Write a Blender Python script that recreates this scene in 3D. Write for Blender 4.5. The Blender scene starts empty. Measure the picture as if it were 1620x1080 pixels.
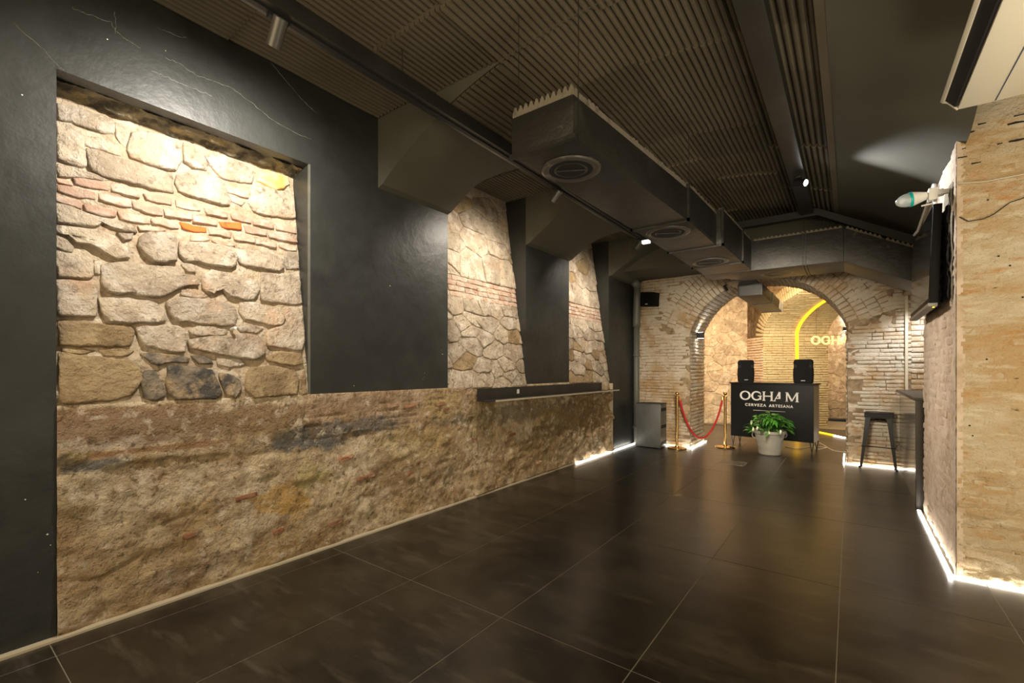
import bpy, bmesh, math, random
from mathutils import Vector, Matrix, noise
random.seed(7)
PI = math.pi
scn = bpy.context.scene
col = scn.collection
# ------------------------------------------------------------------ camera
H = 1.35
FPX = 720.0
A = math.atan(535/720); SA, CA = math.sin(A), math.cos(A)
cam_d = bpy.data.cameras.new('camera'); cam = bpy.data.objects.new('camera', cam_d); col.objects.link(cam)
cam.location = (0, 0, H); cam.rotation_euler = (PI/2, 0, A)
cam_d.sensor_width = 36; cam_d.lens = 16.0; cam_d.shift_y = 44/1620; cam_d.clip_start = 0.05
scn.camera = cam
# ------------------------------------------------------------------ view, world, added fill lights
scn.view_settings.view_transform = 'Standard'; scn.view_settings.look = 'None'
scn.view_settings.gamma = 1; scn.view_settings.use_curve_mapping = False
scn.view_settings.exposure = 0.9
w = bpy.data.worlds.new('world'); scn.world = w; w.use_nodes = True
w.node_tree.nodes['Background'].inputs[0].default_value = (0.5, 0.45, 0.36, 1)
w.node_tree.nodes['Background'].inputs[1].default_value = 0.02

def light(kind, name, loc, target, power, color, size=1.0, size_y=None, spot=None, blend=1.0, radius=0.03):
    d = bpy.data.lights.new(name, kind); o = bpy.data.objects.new(name, d); col.objects.link(o)
    d.energy = power; d.color = color; o.location = loc
    v = Vector(target) - Vector(loc)
    o.rotation_euler = v.to_track_quat('-Z', 'Y').to_euler()
    if kind == 'AREA':
        d.size = size
        if size_y: d.shape = 'RECTANGLE'; d.size_y = size_y
    if kind == 'SPOT':
        d.spot_size = math.radians(spot); d.spot_blend = blend; d.shadow_soft_size = radius
    if kind == 'POINT': d.shadow_soft_size = radius
    return o
WARM = (1.0, 0.89, 0.74); WARM2 = (1.0, 0.69, 0.38); COOL = (0.96, 0.97, 1.0)
light('AREA', 'room_fill_back', (-0.9, -1.85, 1.9), (-0.9, 4.0, 1.2), 54, (1.0, .80, .50), 3.6, 2.4)  # added unseen area light, general fill from behind the camera
light('AREA', 'room_fill_right', (1.5, 0.6, 1.5), (0.9, 4.2, 1.5), 48, (1.0, .84, .58), 0.9, 1.6)  # added off-frame light to brighten the near pier front
light('AREA', 'room_fill_low', (1.0, 2.1, 0.35), (0.8, 2.5, 2.6), 11, (1.0, .90, .72), 0.7, 0.7)  # added upward light that brightens the air conditioner underside
bl_ = light('AREA', 'bay_fill', (-0.75, 3.7, 2.3), (-1.2, 8.1, 0.95), 17, (1.0, .88, .70), 0.7, 0.3); bl_.data.spread = math.radians(62)  # added unseen light to lift the far wall and arch
bl_ = light('AREA', 'pier_fill', (-1.75, 4.6, 2.5), (0.57, 5.0, 1.0), 9, (1.0, .90, .76), 0.5, 0.3); bl_.data.spread = math.radians(90)  # added unseen light to brighten the side of the pier
light('AREA', 'vault_room_fill', (-2.6, 10.0, 2.9), (-2.4, 11.0, 0.5), 52, WARM2, 1.6, 1.0)  # added stand-in for unseen warm lamps in the vaulted room
light('AREA', 'vault_room_fill_far', (-0.6, 9.9, 2.75), (-1.4, 11.6, 0.9), 64, (1.0, .76, .46), 1.2, 1.0)  # another added unseen light, fills the far vault wall
light('AREA', 'vault_room_fill_right', (0.6, 13.2, 2.9), (0.2, 14.6, 0.9), 45, WARM2, 1.0, 1.0)  # added unseen light for the stone wall on the right
# ------------------------------------------------------------------ helpers
def W(R, F, z): return Vector((-F*SA + R*CA, F*CA + R*SA, z))
def ray(u, v):
    r = (u-810)/FPX; return Vector((-SA + r*CA, CA + r*SA, (584-v)/FPX))
def on_x(u, v, X):
    d = ray(u, v); t = X/d.x; return (d.y*t, H + d.z*t)          # (Y, z)
BAT = 0.14
def on_batter(u, v):                                             # niche plane leans back with height
    d = ray(u, v); t = (-3.2 - BAT*(H-1.15))/(d.x + BAT*d.z)
    return (d.y*t, H + d.z*t)
def fbm(x, y, z=0, o=4, h=0.8): return noise.fractal(Vector((x, y, z)), h, 2.0, o)

def tag(o, label=None, cat=None, group=None, kind=None):
    if label: o['label'] = label
    if cat: o['category'] = cat
    if group: o['group'] = group
    if kind: o['kind'] = kind
    return o
def link(name, me, mats=None, parent=None):
    o = bpy.data.objects.new(name, me); col.objects.link(o)
    if mats is not None:
        if not isinstance(mats, (list, tuple)): mats = [mats]
        if not len(me.materials):
            for m in mats: me.materials.append(m)
    if parent: o.parent = parent
    return o
def empty(name, loc, rz=0, **k):
    o = bpy.data.objects.new(name, None); col.objects.link(o); o.location = loc; o.rotation_euler.z = rz
    o.empty_display_size = .1
    return tag(o, **k)
class MB:
    def __init__(s): s.v = []; s.f = []; s.mi = []
    def add(s, vs, fs, m=0):
        b = len(s.v); s.v += [tuple(x) for x in vs]; s.f += [tuple(b+i for i in f) for f in fs]; s.mi += [m]*len(fs)
    def box(s, x0, x1, y0, y1, z0, z1, m=0, M=None):
        vs = [Vector(p) for p in ((x0,y0,z0),(x1,y0,z0),(x1,y1,z0),(x0,y1,z0),(x0,y0,z1),(x1,y0,z1),(x1,y1,z1),(x0,y1,z1))]
        if M is not None: vs = [M @ p for p in vs]
        s.add(vs, [(0,3,2,1),(4,5,6,7),(0,1,5,4),(1,2,6,5),(2,3,7,6),(3,0,4,7)], m)
    def tube(s, pts, r, n=8, m=0, cap=True):
        pts = [Vector(p) for p in pts]; rs = r if isinstance(r, (list, tuple)) else [r]*len(pts)
        up = None; vs = []
        for i, p in enumerate(pts):
            a = pts[max(i-1, 0)]; b = pts[min(i+1, len(pts)-1)]; t = (b-a).normalized()
            if up is None:
                up = Vector((0,0,1)) if abs(t.z) < .9 else Vector((1,0,0))
            x = up.cross(t)
            if x.length < 1e-4: x = Vector((1,.3,0)).cross(t)
            x.normalize(); y = t.cross(x).normalized(); up = y
            for k in range(n):
                an = 2*PI*k/n; vs.append(p + (x*math.cos(an) + y*math.sin(an))*rs[i])
        fs = []
        for i in range(len(pts)-1):
            for k in range(n):
                k2 = (k+1) % n; fs.append((i*n+k, i*n+k2, (i+1)*n+k2, (i+1)*n+k))
        if cap:
            fs.append(tuple(range(n-1, -1, -1))); fs.append(tuple(range((len(pts)-1)*n, len(pts)*n)))
        s.add(vs, fs, m)
    def lathe(s, prof, n=24, m=0, c=(0,0,0), M=None):
        vs = []; c = Vector(c)
        for (r, z) in prof:
            for k in range(n):
                p = Vector((r*math.cos(2*PI*k/n), r*math.sin(2*PI*k/n), z))
                if M is not None: p = M @ p
                vs.append(p + c)
        fs = []
        for i in range(len(prof)-1):
            for k in range(n):
                k2 = (k+1) % n; fs.append((i*n+k, i*n+k2, (i+1)*n+k2, (i+1)*n+k))
        s.add(vs, fs, m)
    def prism(s, poly, y0, y1, m=0, T=None):                     # poly in (x,z), extruded along y
        n = len(poly)
        vs = [Vector((p[0], y0, p[1])) for p in poly] + [Vector((p[0], y1, p[1])) for p in poly]
        if T is not None: vs = [T(v) for v in vs]
        fs = [tuple(range(n)), tuple(range(2*n-1, n-1, -1))]
        for i in range(n): j = (i+1) % n; fs.append((i, i+n, j+n, j))
        s.add(vs, fs, m)
    def mesh(s, name, smooth=False):
        me = bpy.data.meshes.new(name); me.from_pydata(s.v, [], s.f)
        for p, m in zip(me.polygons, s.mi): p.material_index = m
        if smooth: me.polygons.foreach_set('use_smooth', [True]*len(me.polygons))
        me.update()
        return me
    def build(s, name, mats, parent=None, smooth=False, bevel=0, seg=2, auto=False):
        me = s.mesh(name, smooth)
        if True:
            bm = bmesh.new(); bm.from_mesh(me); bmesh.ops.recalc_face_normals(bm, faces=bm.faces)
            if bevel:
                bmesh.ops.bevel(bm, geom=[e for e in bm.edges if len(e.link_faces) == 2 and e.calc_face_angle(0) > .5],
                                offset=bevel, segments=seg, affect='EDGES', profile=.6)
            bm.to_mesh(me); bm.free()
        o = link(name, me, mats, parent)
        if auto or bevel:
            me.polygons.foreach_set('use_smooth', [True]*len(me.polygons))
            try: me.set_sharp_from_angle(angle=math.radians(35))
            except Exception: pass
        return o
# ------------------------------------------------------------------ materials
def mat(name, color=(.5,.5,.5), rough=.6, metal=0, emit=None, strength=0, bump=None, spec=.5, var=None, coat=0, trans=0):
    """bump=(scale,strength,dist) ; var=[(color, scale, lo, hi), ...] noise-masked colours mixed over the base ; """
    m = bpy.data.materials.new(name); m.use_nodes = True; nt = m.node_tree; N = nt.nodes; L = nt.links
    b = N['Principled BSDF']
    b.inputs['Base Color'].default_value = (*color, 1); b.inputs['Roughness'].default_value = rough
    b.inputs['Metallic'].default_value = metal; b.inputs['Specular IOR Level'].default_value = spec
    b.inputs['Coat Weight'].default_value = coat; b.inputs['Transmission Weight'].default_value = trans
    if emit:
        b.inputs['Emission Color'].default_value = (*emit, 1); b.inputs['Emission Strength'].default_value = strength
    if bump or var:
        geo = N.new('ShaderNodeNewGeometry'); pos = geo.outputs['Position']
    if var:
        rgb = N.new('ShaderNodeRGB'); rgb.outputs[0].default_value = (*color, 1); cur = rgb.outputs[0]
        for i, vv in enumerate(var):
            c, sc, lo, hi = vv[:4]
            mp = N.new('ShaderNodeMapping'); L.new(pos, mp.inputs[0]); mp.inputs['Location'].default_value = (i*7.3, i*3.1, i*5.7)
            if len(vv) > 4: mp.inputs['Scale'].default_value = vv[4]
            n = N.new('ShaderNodeTexNoise'); n.inputs['Scale'].default_value = sc; n.inputs['Detail'].default_value = 6
            n.inputs['Roughness'].default_value = .62; L.new(mp.outputs[0], n.inputs['Vector'])
            r = N.new('ShaderNodeMapRange'); r.inputs['From Min'].default_value = lo; r.inputs['From Max'].default_value = hi
            L.new(n.outputs['Fac'], r.inputs['Value'])
            mx = N.new('ShaderNodeMix'); mx.data_type = 'RGBA'
            L.new(r.outputs[0], mx.inputs['Factor']); L.new(cur, mx.inputs['A']); mx.inputs['B'].default_value = (*c, 1); cur = mx.outputs['Result']
        L.new(cur, b.inputs['Base Color']); m['cur'] = 1
        m_cur = cur
    if bump:
        bs = bump if isinstance(bump, list) else [bump]; prev = None
        for (sc, st, di) in bs:
            n = N.new('ShaderNodeTexNoise'); n.inputs['Scale'].default_value = sc; n.inputs['Detail'].default_value = 7; n.inputs['Roughness'].default_value = .6
            L.new(pos, n.inputs['Vector'])
            bp = N.new('ShaderNodeBump'); bp.inputs['Strength'].default_value = st; bp.inputs['Distance'].default_value = di
            L.new(n.outputs['Fac'], bp.inputs['Height'])
            if prev: L.new(prev, bp.inputs['Normal'])
            prev = bp.outputs[0]
        L.new(prev, b.inputs['Normal'])
    return m
def tint_random(m, amt=.25, hue=None):
    """multiply base colour by a per-object random value (pieces differ)"""
    nt = m.node_tree; N = nt.nodes; L = nt.links; b = N['Principled BSDF']
    inp = b.inputs['Base Color']; src = inp.links[0].from_socket if inp.links else None
    oi = N.new('ShaderNodeObjectInfo'); r = N.new('ShaderNodeMapRange'); r.inputs['To Min'].default_value = 1-amt; r.inputs['To Max'].default_value = 1+amt
    L.new(oi.outputs['Random'], r.inputs['Value'])
    mx = N.new('ShaderNodeMix'); mx.data_type = 'RGBA'; mx.blend_type = 'MULTIPLY'; mx.inputs['Factor'].default_value = 1
    if src: L.new(src, mx.inputs['A'])
    else: mx.inputs['A'].default_value = inp.default_value
    cc = N.new('ShaderNodeCombineColor')
    L.new(r.outputs[0], cc.inputs[0]); L.new(r.outputs[0], cc.inputs[1]); L.new(r.outputs[0], cc.inputs[2])
    L.new(cc.outputs[0], mx.inputs['B']); L.new(mx.outputs['Result'], inp)
    return m
def wave_cracks(m, color, scale, width):
    """thin light hairline cracks from a voronoi distance to edge, masked by noise"""
    nt = m.node_tree; N = nt.nodes; L = nt.links; b = N['Principled BSDF']; inp = b.inputs['Base Color']
    src = inp.links[0].from_socket
    geo = N.new('ShaderNodeNewGeometry')
    nz = N.new('ShaderNodeTexNoise'); nz.inputs['Scale'].default_value = 5; nz.inputs['Detail'].default_value = 4; L.new(geo.outputs[0], nz.inputs['Vector'])
    mp = N.new('ShaderNodeMix'); mp.data_type = 'VECTOR'; mp.inputs['Factor'].default_value = .12; L.new(geo.outputs[0], mp.inputs['A']); L.new(nz.outputs['Color'], mp.inputs['B'])
    v = N.new('ShaderNodeTexVoronoi'); v.feature = 'DISTANCE_TO_EDGE'; v.inputs['Scale'].default_value = scale; L.new(mp.outputs['Result'], v.inputs['Vector'])
    lt = N.new('ShaderNodeMath'); lt.operation = 'LESS_THAN'; lt.inputs[1].default_value = width; L.new(v.outputs['Distance'], lt.inputs[0])
    n2 = N.new('ShaderNodeTexNoise'); n2.inputs['Scale'].default_value = 1.7; n2.inputs['Detail'].default_value = 3; L.new(geo.outputs[0], n2.inputs['Vector'])
    r = N.new('ShaderNodeMapRange'); r.inputs['From Min'].default_value = .52; r.inputs['From Max'].default_value = .62; L.new(n2.outputs['Fac'], r.inputs['Value'])
    mu = N.new('ShaderNodeMath'); mu.operation = 'MULTIPLY'; L.new(lt.outputs[0], mu.inputs[0]); L.new(r.outputs[0], mu.inputs[1])
    mx = N.new('ShaderNodeMix'); mx.data_type = 'RGBA'; L.new(mu.outputs[0], mx.inputs['Factor']); L.new(src, mx.inputs['A']); mx.inputs['B'].default_value = (*color, 1)
    L.new(mx.outputs['Result'], inp)

M = {}
M['dark'] = mat('dark_plaster', (.027,.028,.025), .44, bump=[(2.2,.35,.04),(35,.14,.005)], var=[((.047,.048,.045), 1.1, .44, .70), ((.017,.017,.015), 2.5, .5, .75)], spec=.45)
M['crack'] = mat('pale_crack', (.20,.20,.185), .8)
M['vault'] = mat('olive_plaster', (.095,.09,.068), .75, bump=[(3,.15,.02),(60,.1,.003)], var=[((.08,.076,.058), .9, .45, .7)], spec=.3)
M['corr'] = tint_random(mat('corrugated_grey_sheet', (.125,.105,.075), .7, bump=(50,.15,.003), var=[((.095,.078,.052), 1.5, .4, .7)], spec=.25), .2)
M['stone'] = tint_random(mat('sandstone', (.52,.43,.32), .92, bump=[(10,.9,.04),(36,.9,.02),(110,.6,.007)],
        var=[((.38,.30,.22), 4, .42, .60), ((.64,.56,.46), 7, .5, .66), ((.54,.33,.20), 2.4, .58, .76), ((.24,.185,.13), 17, .56, .70), ((.66,.58,.46), 45, .58, .70)], spec=.15), .16)
M['stone_d'] = tint_random(mat('sooty_stone', (.30,.235,.165), .92, bump=[(9,.9,.04),(38,.8,.018)],
        var=[((.085,.078,.070), 4.2, .40, .56), ((.40,.29,.17), 6, .54, .66)], spec=.15), .1)
M['stone_y'] = mat('ochre_stone', (.62,.40,.12), .9, bump=[(12,.5,.02),(60,.4,.006)], var=[((.70,.58,.33), 9, .42, .6)], spec=.15)
M['stone_b'] = tint_random(mat('brown_stone', (.36,.26,.15), .92, bump=[(9,.9,.04),(38,.9,.018)],
        var=[((.22,.15,.08), 4, .45, .65), ((.47,.36,.20), 8, .52, .7)], spec=.15), .1)
M['lintel'] = mat('crumbling_lintel_underside', (.20,.17,.11), .95, bump=[(14,.8,.03)], var=[((.06,.05,.035), 9, .45, .6), ((.36,.27,.13), 7, .55, .7)])
M['mortar'] = mat('lime_mortar', (.56,.45,.32), .95, bump=[(14,.9,.03),(60,.9,.012)], var=[((.40,.30,.20), 5, .42, .62), ((.62,.53,.41), 9, .5, .66), ((.27,.19,.12), 22, .58, .70)], spec=.1)
M['pinkbrick'] = tint_random(mat('pale_pink_brick', (.47,.31,.225), .92, bump=[(20,.9,.018),(70,.7,.008)],
        var=[((.58,.48,.39), 9, .42, .62), ((.42,.24,.15), 14, .56, .7)], spec=.15), .14)
M['orangebrick'] = mat('orange_brick', (.62,.17,.045), .9, bump=[(25,.7,.012)], var=[((.42,.10,.03), 22, .5, .65)], spec=.15)
def painted(name, white, under, deep, lo, hi, horiz=.9):
    return tint_random(mat(name, white, .88, bump=[(11,.8,.03),(45,.9,.014),(140,.5,.005)],
        var=[(under, 1.9, lo, hi, (1,1,horiz)), (deep, 4.6, .60, .72, (1,1,2.4)), ((.16,.11,.06), 13, .64, .72, (1,1,2.2)), (tuple(min(1,c*1.12) for c in white), 8, .55, .7)], spec=.15), .04)
M['wbrick'] = painted('whitewashed_brick', (.52,.46,.37), (.42,.29,.16), (.38,.20,.09), .44, .60)
M['wmortar'] = mat('whitewashed_mortar', (.30,.22,.14), .95, bump=[(14,.6,.02),(60,.5,.008)], var=[((.17,.115,.065), 7, .44, .64), ((.42,.35,.26), 5, .55, .7)], spec=.1)
M['obrick'] = painted('limewashed_ochre_brick', (.60,.51,.37), (.50,.35,.19), (.46,.21,.08), .40, .60, 2.2)
M['omortar'] = mat('limewashed_ochre_coat', (.60,.51,.37), .93, bump=[(8,.9,.04),(40,.9,.018),(120,.5,.006)],
        var=[((.50,.35,.19), 1.5, .40, .60, (1,1,2.4)), ((.50,.24,.08), 2.9, .56, .68, (1,1,3.4)), ((.68,.60,.45), 5, .52, .7, (1,1,4)), ((.15,.10,.05), 12, .68, .73, (1,1,2.6))], spec=.15)
M['pbrick'] = painted('pinkish_limewashed_brick', (.66,.54,.43), (.56,.42,.31), (.42,.26,.16), .42, .62)
M['pmortar'] = mat('pinkish_lime_coat', (.64,.52,.41), .93, bump=[(10,.7,.02),(45,.6,.01)], var=[((.45,.33,.22), 5, .45, .65)], spec=.15)
M['bbrick'] = painted('beige_vault_brick', (.50,.44,.28), (.46,.37,.22), (.34,.24,.13), .45, .62)
M['tile'] = tint_random(mat('dark_porcelain_tile', (.024,.019,.013), .28, bump=[(30,.05,.002)],
        var=[((.050,.041,.029), 1.3, .44, .66, (1,2.2,1)), ((.013,.010,.008), 2.1, .47, .66), ((.070,.059,.043), 3.4, .56, .74, (.7,3.0,1))], spec=.5), .10)
M['grout'] = mat('pale_grout', (.22,.19,.14), .9)
M['trim_lit_edge'] = mat('cream_trim_and_lit_edge', (.50,.43,.31), .6, bump=(40,.3,.004))  # cream of real trim, also used to paint lit edges
M['stoolblack'] = mat('black_enamelled_steel', (.006,.006,.006), .35, spec=.25)
M['steel_dark'] = mat('dark_painted_steel', (.022,.021,.019), .42, spec=.5, var=[((.035,.033,.029), 3, .45, .7)])
M['duct'] = mat('black_coated_duct', (.020,.0185,.016), .45, bump=[(5,.35,.03),(40,.2,.005)], var=[((.050,.046,.038), 2.6, .54, .74), ((.012,.011,.010), 3.5, .5, .75), ((.10,.09,.07), 9, .66, .74)], spec=.5)
M['rim'] = mat('scuffed_outlet_rim', (.055,.050,.042), .4, bump=(30,.2,.004), var=[((.15,.14,.115), 12, .56, .7)])
M['foam'] = mat('grey_foam_strip', (.20,.175,.135), .9, bump=(50,.4,.006), var=[((.10,.085,.065), 10, .55, .7)])
M['black'] = mat('matt_black', (.010,.010,.010), .6)
M['blackgloss'] = mat('glossy_black_glass', (.008,.008,.008), .06, spec=.6)
M['blackplastic'] = mat('black_plastic', (.006,.006,.006), .55, bump=(120,.15,.002), spec=.10)
M['grille'] = mat('black_metal_grille', (.006,.006,.006), .6, bump=(420,.5,.003), spec=.1)
M['led'] = mat('white_led', (1,1,1), .4, emit=(1.0,.94,.82), strength=8.5)
M['led_y'] = mat('yellow_led', (1,.7,.05), .4, emit=(1.0,.50,.01), strength=1.0)
M['neon'] = mat('warm_neon_letters', (1,.8,.3), .4, emit=(1.0,.60,.13), strength=1.1)
M['lamp'] = mat('lamp_face', (1,1,1), .4, emit=(1,.97,.93), strength=14)
M['brass'] = mat('polished_brass', (.80,.52,.20), .16, metal=1)
M['rope'] = mat('red_velvet', (.42,.012,.008), .8, bump=(200,.4,.003))
M['pot'] = mat('crumpled_grey_pot_wrap', (.27,.25,.21), .38, bump=[(10,.8,.03),(35,.3,.008)], coat=.3)
M['soil'] = mat('potting_soil', (.02,.013,.008), .95, bump=(60,.8,.02))
M['leaf'] = tint_random(mat('green_leaf', (.030,.14,.009), .4, var=[((.10,.30,.03), 30, .5, .7)], spec=.4), .45)
M['flower'] = mat('white_flower', (.75,.76,.55), .6)
M['metalgrey'] = mat('brushed_grey_metal', (.14,.14,.135), .42, metal=.5, bump=(60,.1,.002), var=[((.10,.10,.098), 5, .45, .7)])
M['slot'] = mat('slot_black', (.004,.004,.004), .7)
M['zinc'] = mat('painted_pipe_grey', (.12,.12,.10), .45, var=[((.19,.18,.15), 7, .55, .75)])
M['ac'] = mat('cream_plastic', (.78,.73,.60), .35)
M['navy'] = mat('navy_seam', (.03,.05,.11), .5)
M['white'] = mat('white_paint', (.74,.73,.70), .5)
M['whiteprint'] = mat('white_print', (.62,.60,.56), .6)
M['panelblack'] = mat('black_panel', (.008,.008,.008), .5, bump=(30,.05,.002), spec=.13)
M['teal'] = mat('teal_ring', (.0,.42,.40), .35)
M['clear'] = mat('clear_plastic_dome', (.75,.80,.82), .12, spec=.8, trans=.5)
M['cable_w'] = mat('pale_cable', (.55,.50,.40), .5)
M['spotgrey'] = mat('grey_lamp_can', (.13,.125,.115), .38, metal=.4)
M['glasspanel'] = mat('pale_glossy_panel', (.32,.29,.23), .12, spec=.6)
M['woodtop'] = mat('dark_wood_top', (.045,.035,.026), .4, bump=(40,.2,.003))

# vertex coloured lime render of the low wall
def vcol_mat(name):
    m = mat(name, (.5,.4,.3), .94, bump=[(7,.8,.05),(26,1,.025),(90,.8,.009)], spec=.12)
    nt = m.node_tree; N = nt.nodes; L = nt.links; b = N['Principled BSDF']
    at = N.new('ShaderNodeVertexColor'); at.layer_name = 'Col'
    geo = N.new('ShaderNodeNewGeometry'); cur = at.outputs['Color']
    for (sc, lo, hi, f, c) in ((7,.45,.62,.6,(.27,.18,.095)), (20,.56,.66,.8,(.13,.085,.045)), (12,.55,.66,.65,(.74,.64,.50)), (48,.60,.70,.7,(.16,.11,.07))):
        n = N.new('ShaderNodeTexNoise'); n.inputs['Scale'].default_value = sc; n.inputs['Detail'].default_value = 7; n.inputs['Roughness'].default_value = .68
        L.new(geo.outputs[0], n.inputs['Vector'])
        r = N.new('ShaderNodeMapRange'); r.inputs['From Min'].default_value = lo; r.inputs['From Max'].default_value = hi; r.inputs['To Max'].default_value = f
        L.new(n.outputs['Fac'], r.inputs['Value'])
        mx = N.new('ShaderNodeMix'); mx.data_type = 'RGBA'; L.new(r.outputs[0], mx.inputs['Factor']); L.new(cur, mx.inputs['A']); mx.inputs['B'].default_value = (*c, 1); cur = mx.outputs['Result']
    L.new(cur, b.inputs['Base Color'])
    return m
M['chip'] = tint_random(mat('red_brick_chip', (.30,.13,.065), .9, bump=(40,.8,.01), var=[((.42,.30,.19), 9, .48, .62)]), .3)
M['render'] = vcol_mat('weathered_lime_render')

# ------------------------------------------------------------------ floor
XL, XR = -3.2, 0.57
fb = MB(); fb.box(-6.5, 3.5, -2.0, 14.5, -.12, -.0018)
floor = tag(fb.build('floor', M['grout']), kind='structure')
TX, TY = .738, 1.515
tile_mesh = {}
def tile_me(w_, d_):
    k = (round(w_,3), round(d_,3))
    if k not in tile_mesh:
        b = MB(); i = .0022; e = .0012
        x0, x1, y0, y1 = i, w_-i, i, d_-i
        b.add([(x0,y0,-.012),(x1,y0,-.012),(x1,y1,-.012),(x0,y1,-.012),(x0,y0,-e),(x1,y0,-e),(x1,y1,-e),(x0,y1,-e),(x0+e,y0+e,0),(x1-e,y0+e,0),(x1-e,y1-e,0),(x0+e,y1-e,0)],
              [(0,1,5,4),(1,2,6,5),(2,3,7,6),(3,0,4,7),(4,5,9,8),(5,6,10,9),(6,7,11,10),(7,4,8,11),(8,9,10,11)])
        me = b.mesh('tile'); me.materials.append(M['tile']); tile_mesh[k] = me
    return tile_mesh[k]
xs = [-3.19] + [-.05 + TX*k for k in range(-4, 4)]
ys = [.44 + TY*k for k in range(-2, 9)]
for i in range(len(xs)-1):
    for j in range(len(ys)-1):
        o = link('tile', tile_me(xs[i+1]-xs[i], ys[j+1]-ys[j]), None, floor); o.location = (xs[i], ys[j], 0)
for i in range(-8, -4):
    for j in range(5, len(ys)-1):
        if ys[j] < 8.0: continue
        o = link('tile', tile_me(TX, TY), None, floor); o.location = (-.05+TX*i, ys[j], 0)
# small metal-edged floor hatch
hb = MB(); 
p = [(-1.52,7.05),(-1.20,7.05),(-1.20,7.32),(-1.52,7.32)]
hb.box(-1.52,-1.20,7.02,7.30,0,.0025)
h_ = hb.build('floor_hatch', mat('hatch_tile', (.05,.042,.033), .4)); tag(h_, 'small square access hatch flush in the dark floor near the potted plant', 'hatch')
hf = MB()
for (a,b_,c,d) in ((-1.53,-1.19,7.01,7.02),(-1.53,-1.19,7.30,7.31),(-1.53,-1.52,7.01,7.31),(-1.20,-1.19,7.01,7.31)): hf.box(a,b_,c,d,0,.004)
hf.build('hatch_frame', M['grout'], h_)
# ------------------------------------------------------------------ generic brick facing
def brick_mesh(kind, seed, mt):
    rd = random.Random(seed); b = MB(); j = lambda a: rd.uniform(-a, a)
    vs = []
    for (cx, h) in ((0,-.03),(0,.55)):
        for (x,y) in ((0,0),(1,0),(1,1),(0,1)): vs.append((x+j(.008), y+j(.03), h))
    for (x,y) in ((.035,.15),(.965,.15),(.965,.85),(.035,.85)): vs.append((x+j(.02), y+j(.06), 1+j(.25)))
    b.add(vs, [(0,1,5,4),(1,2,6,5),(2,3,7,6),(3,0,4,7),(4,5,9,8),(5,6,10,9),(6,7,11,10),(7,4,8,11),(8,9,10,11)])
    return b
BR = [brick_mesh('b', s, None) for s in range(10)]
brick_cache = {}
def get_brick(i, mt):
    k = (i, mt.name)
    if k not in brick_cache:
        me = BR[i].mesh('brick', True); me.materials.append(mt); brick_cache[k] = me
    return brick_cache[k]
def facing(parent, items, mt, name='brick', limit=300, origin_cam=Vector((0,0,H))):
    """items: list of (origin, ea, eb, ec) full vectors spanning one brick (ec = proud height). nearest `limit` are parts, rest one stuff mesh"""
    items = sorted(items, key=lambda t: (t[0]-origin_cam).length)
    for n, (o, ea, eb, ec) in enumerate(items[:limit]):
        ob = link(name, get_brick(random.randrange(10), mt), None, parent)
        ob.matrix_world = Matrix(((ea.x, eb.x, ec.x, o.x), (ea.y, eb.y, ec.y, o.y), (ea.z, eb.z, ec.z, o.z), (0,0,0,1)))
    rest = items[limit:]
    if rest:
        b = MB()
        for (o, ea, eb, ec) in rest:
            src = BR[random.randrange(10)]
            b.add([o + ea*v[0] + eb*v[1] + ec*v[2] for v in src.v], src.f)
        ob = link(name, b.mesh(name, True), mt, parent); ob['kind'] = 'stuff'
def courses(O, ea, eb, ec, wid, hei, ch=.066, bl=.275, gap=.0125, proud=.015, mask=None, b0=0, seed=1, wob=.004, slant=0):
    """brick items on a plane: O origin, ea/eb/ec unit vectors"""
    rd = random.Random(seed); it = []; r = 0; z = b0
    while z < hei - .02:
        h = min(ch*rd.uniform(.93,1.07), hei-z); x = -(bl*.5 if r % 2 else 0) - rd.uniform(0,.05)
        while x < wid:
            L_ = bl*rd.uniform(.88,1.1) if rd.random() > .14 else bl*.5
            a0, a1 = max(x, 0), min(x+L_-gap, wid)
            if a1-a0 > .035 and (mask is None or mask(a0, a1, z, z+h)):
                zz = z + rd.uniform(-wob, wob)
                it.append((O + ea*a0 + eb*zz + ec*0, ea*(a1-a0), eb*(h-gap), ec*(proud*rd.uniform(.6,1.4))))
            x += L_
        z += h; r += 1
    return it
def coat(name, O, ea, eb, ec, wid, hei, res, amp, base, mt, parent, mask=None, seed=0.0, sc=3.0, big=0, extra=None):
    """lumpy mortar/render sheet: real relief that laps over the bricks in places"""
    na, nb = max(2, int(wid/res)), max(2, int(hei/res)); vs = []; fs = []
    for j in range(nb+1):
        for i in range(na+1):
            a, b = wid*i/na, hei*j/nb
            c = base + amp*fbm(a*sc+seed, b*sc*1.7, seed, 5) + big*fbm(a*1.1+seed*3, b*1.3, 4.0, 2)
            if extra: c += extra(a, b)
            vs.append(O + ea*a + eb*b + ec*c)
    for j in range(nb):
        for i in range(na):
            a, b = wid*(i+.5)/na, hei*(j+.5)/nb
            if mask and not mask(a, b): continue
            fs.append((j*(na+1)+i, j*(na+1)+i+1, (j+1)*(na+1)+i+1, (j+1)*(na+1)+i))
    me = bpy.data.meshes.new(name); me.from_pydata([tuple(v) for v in vs], [], fs); me.polygons.foreach_set('use_smooth', [True]*len(fs)); me.update()
    return link(name, me, mt, parent)
X_, Y_, Z_ = Vector((1,0,0)), Vector((0,1,0)), Vector((0,0,1))
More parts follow.
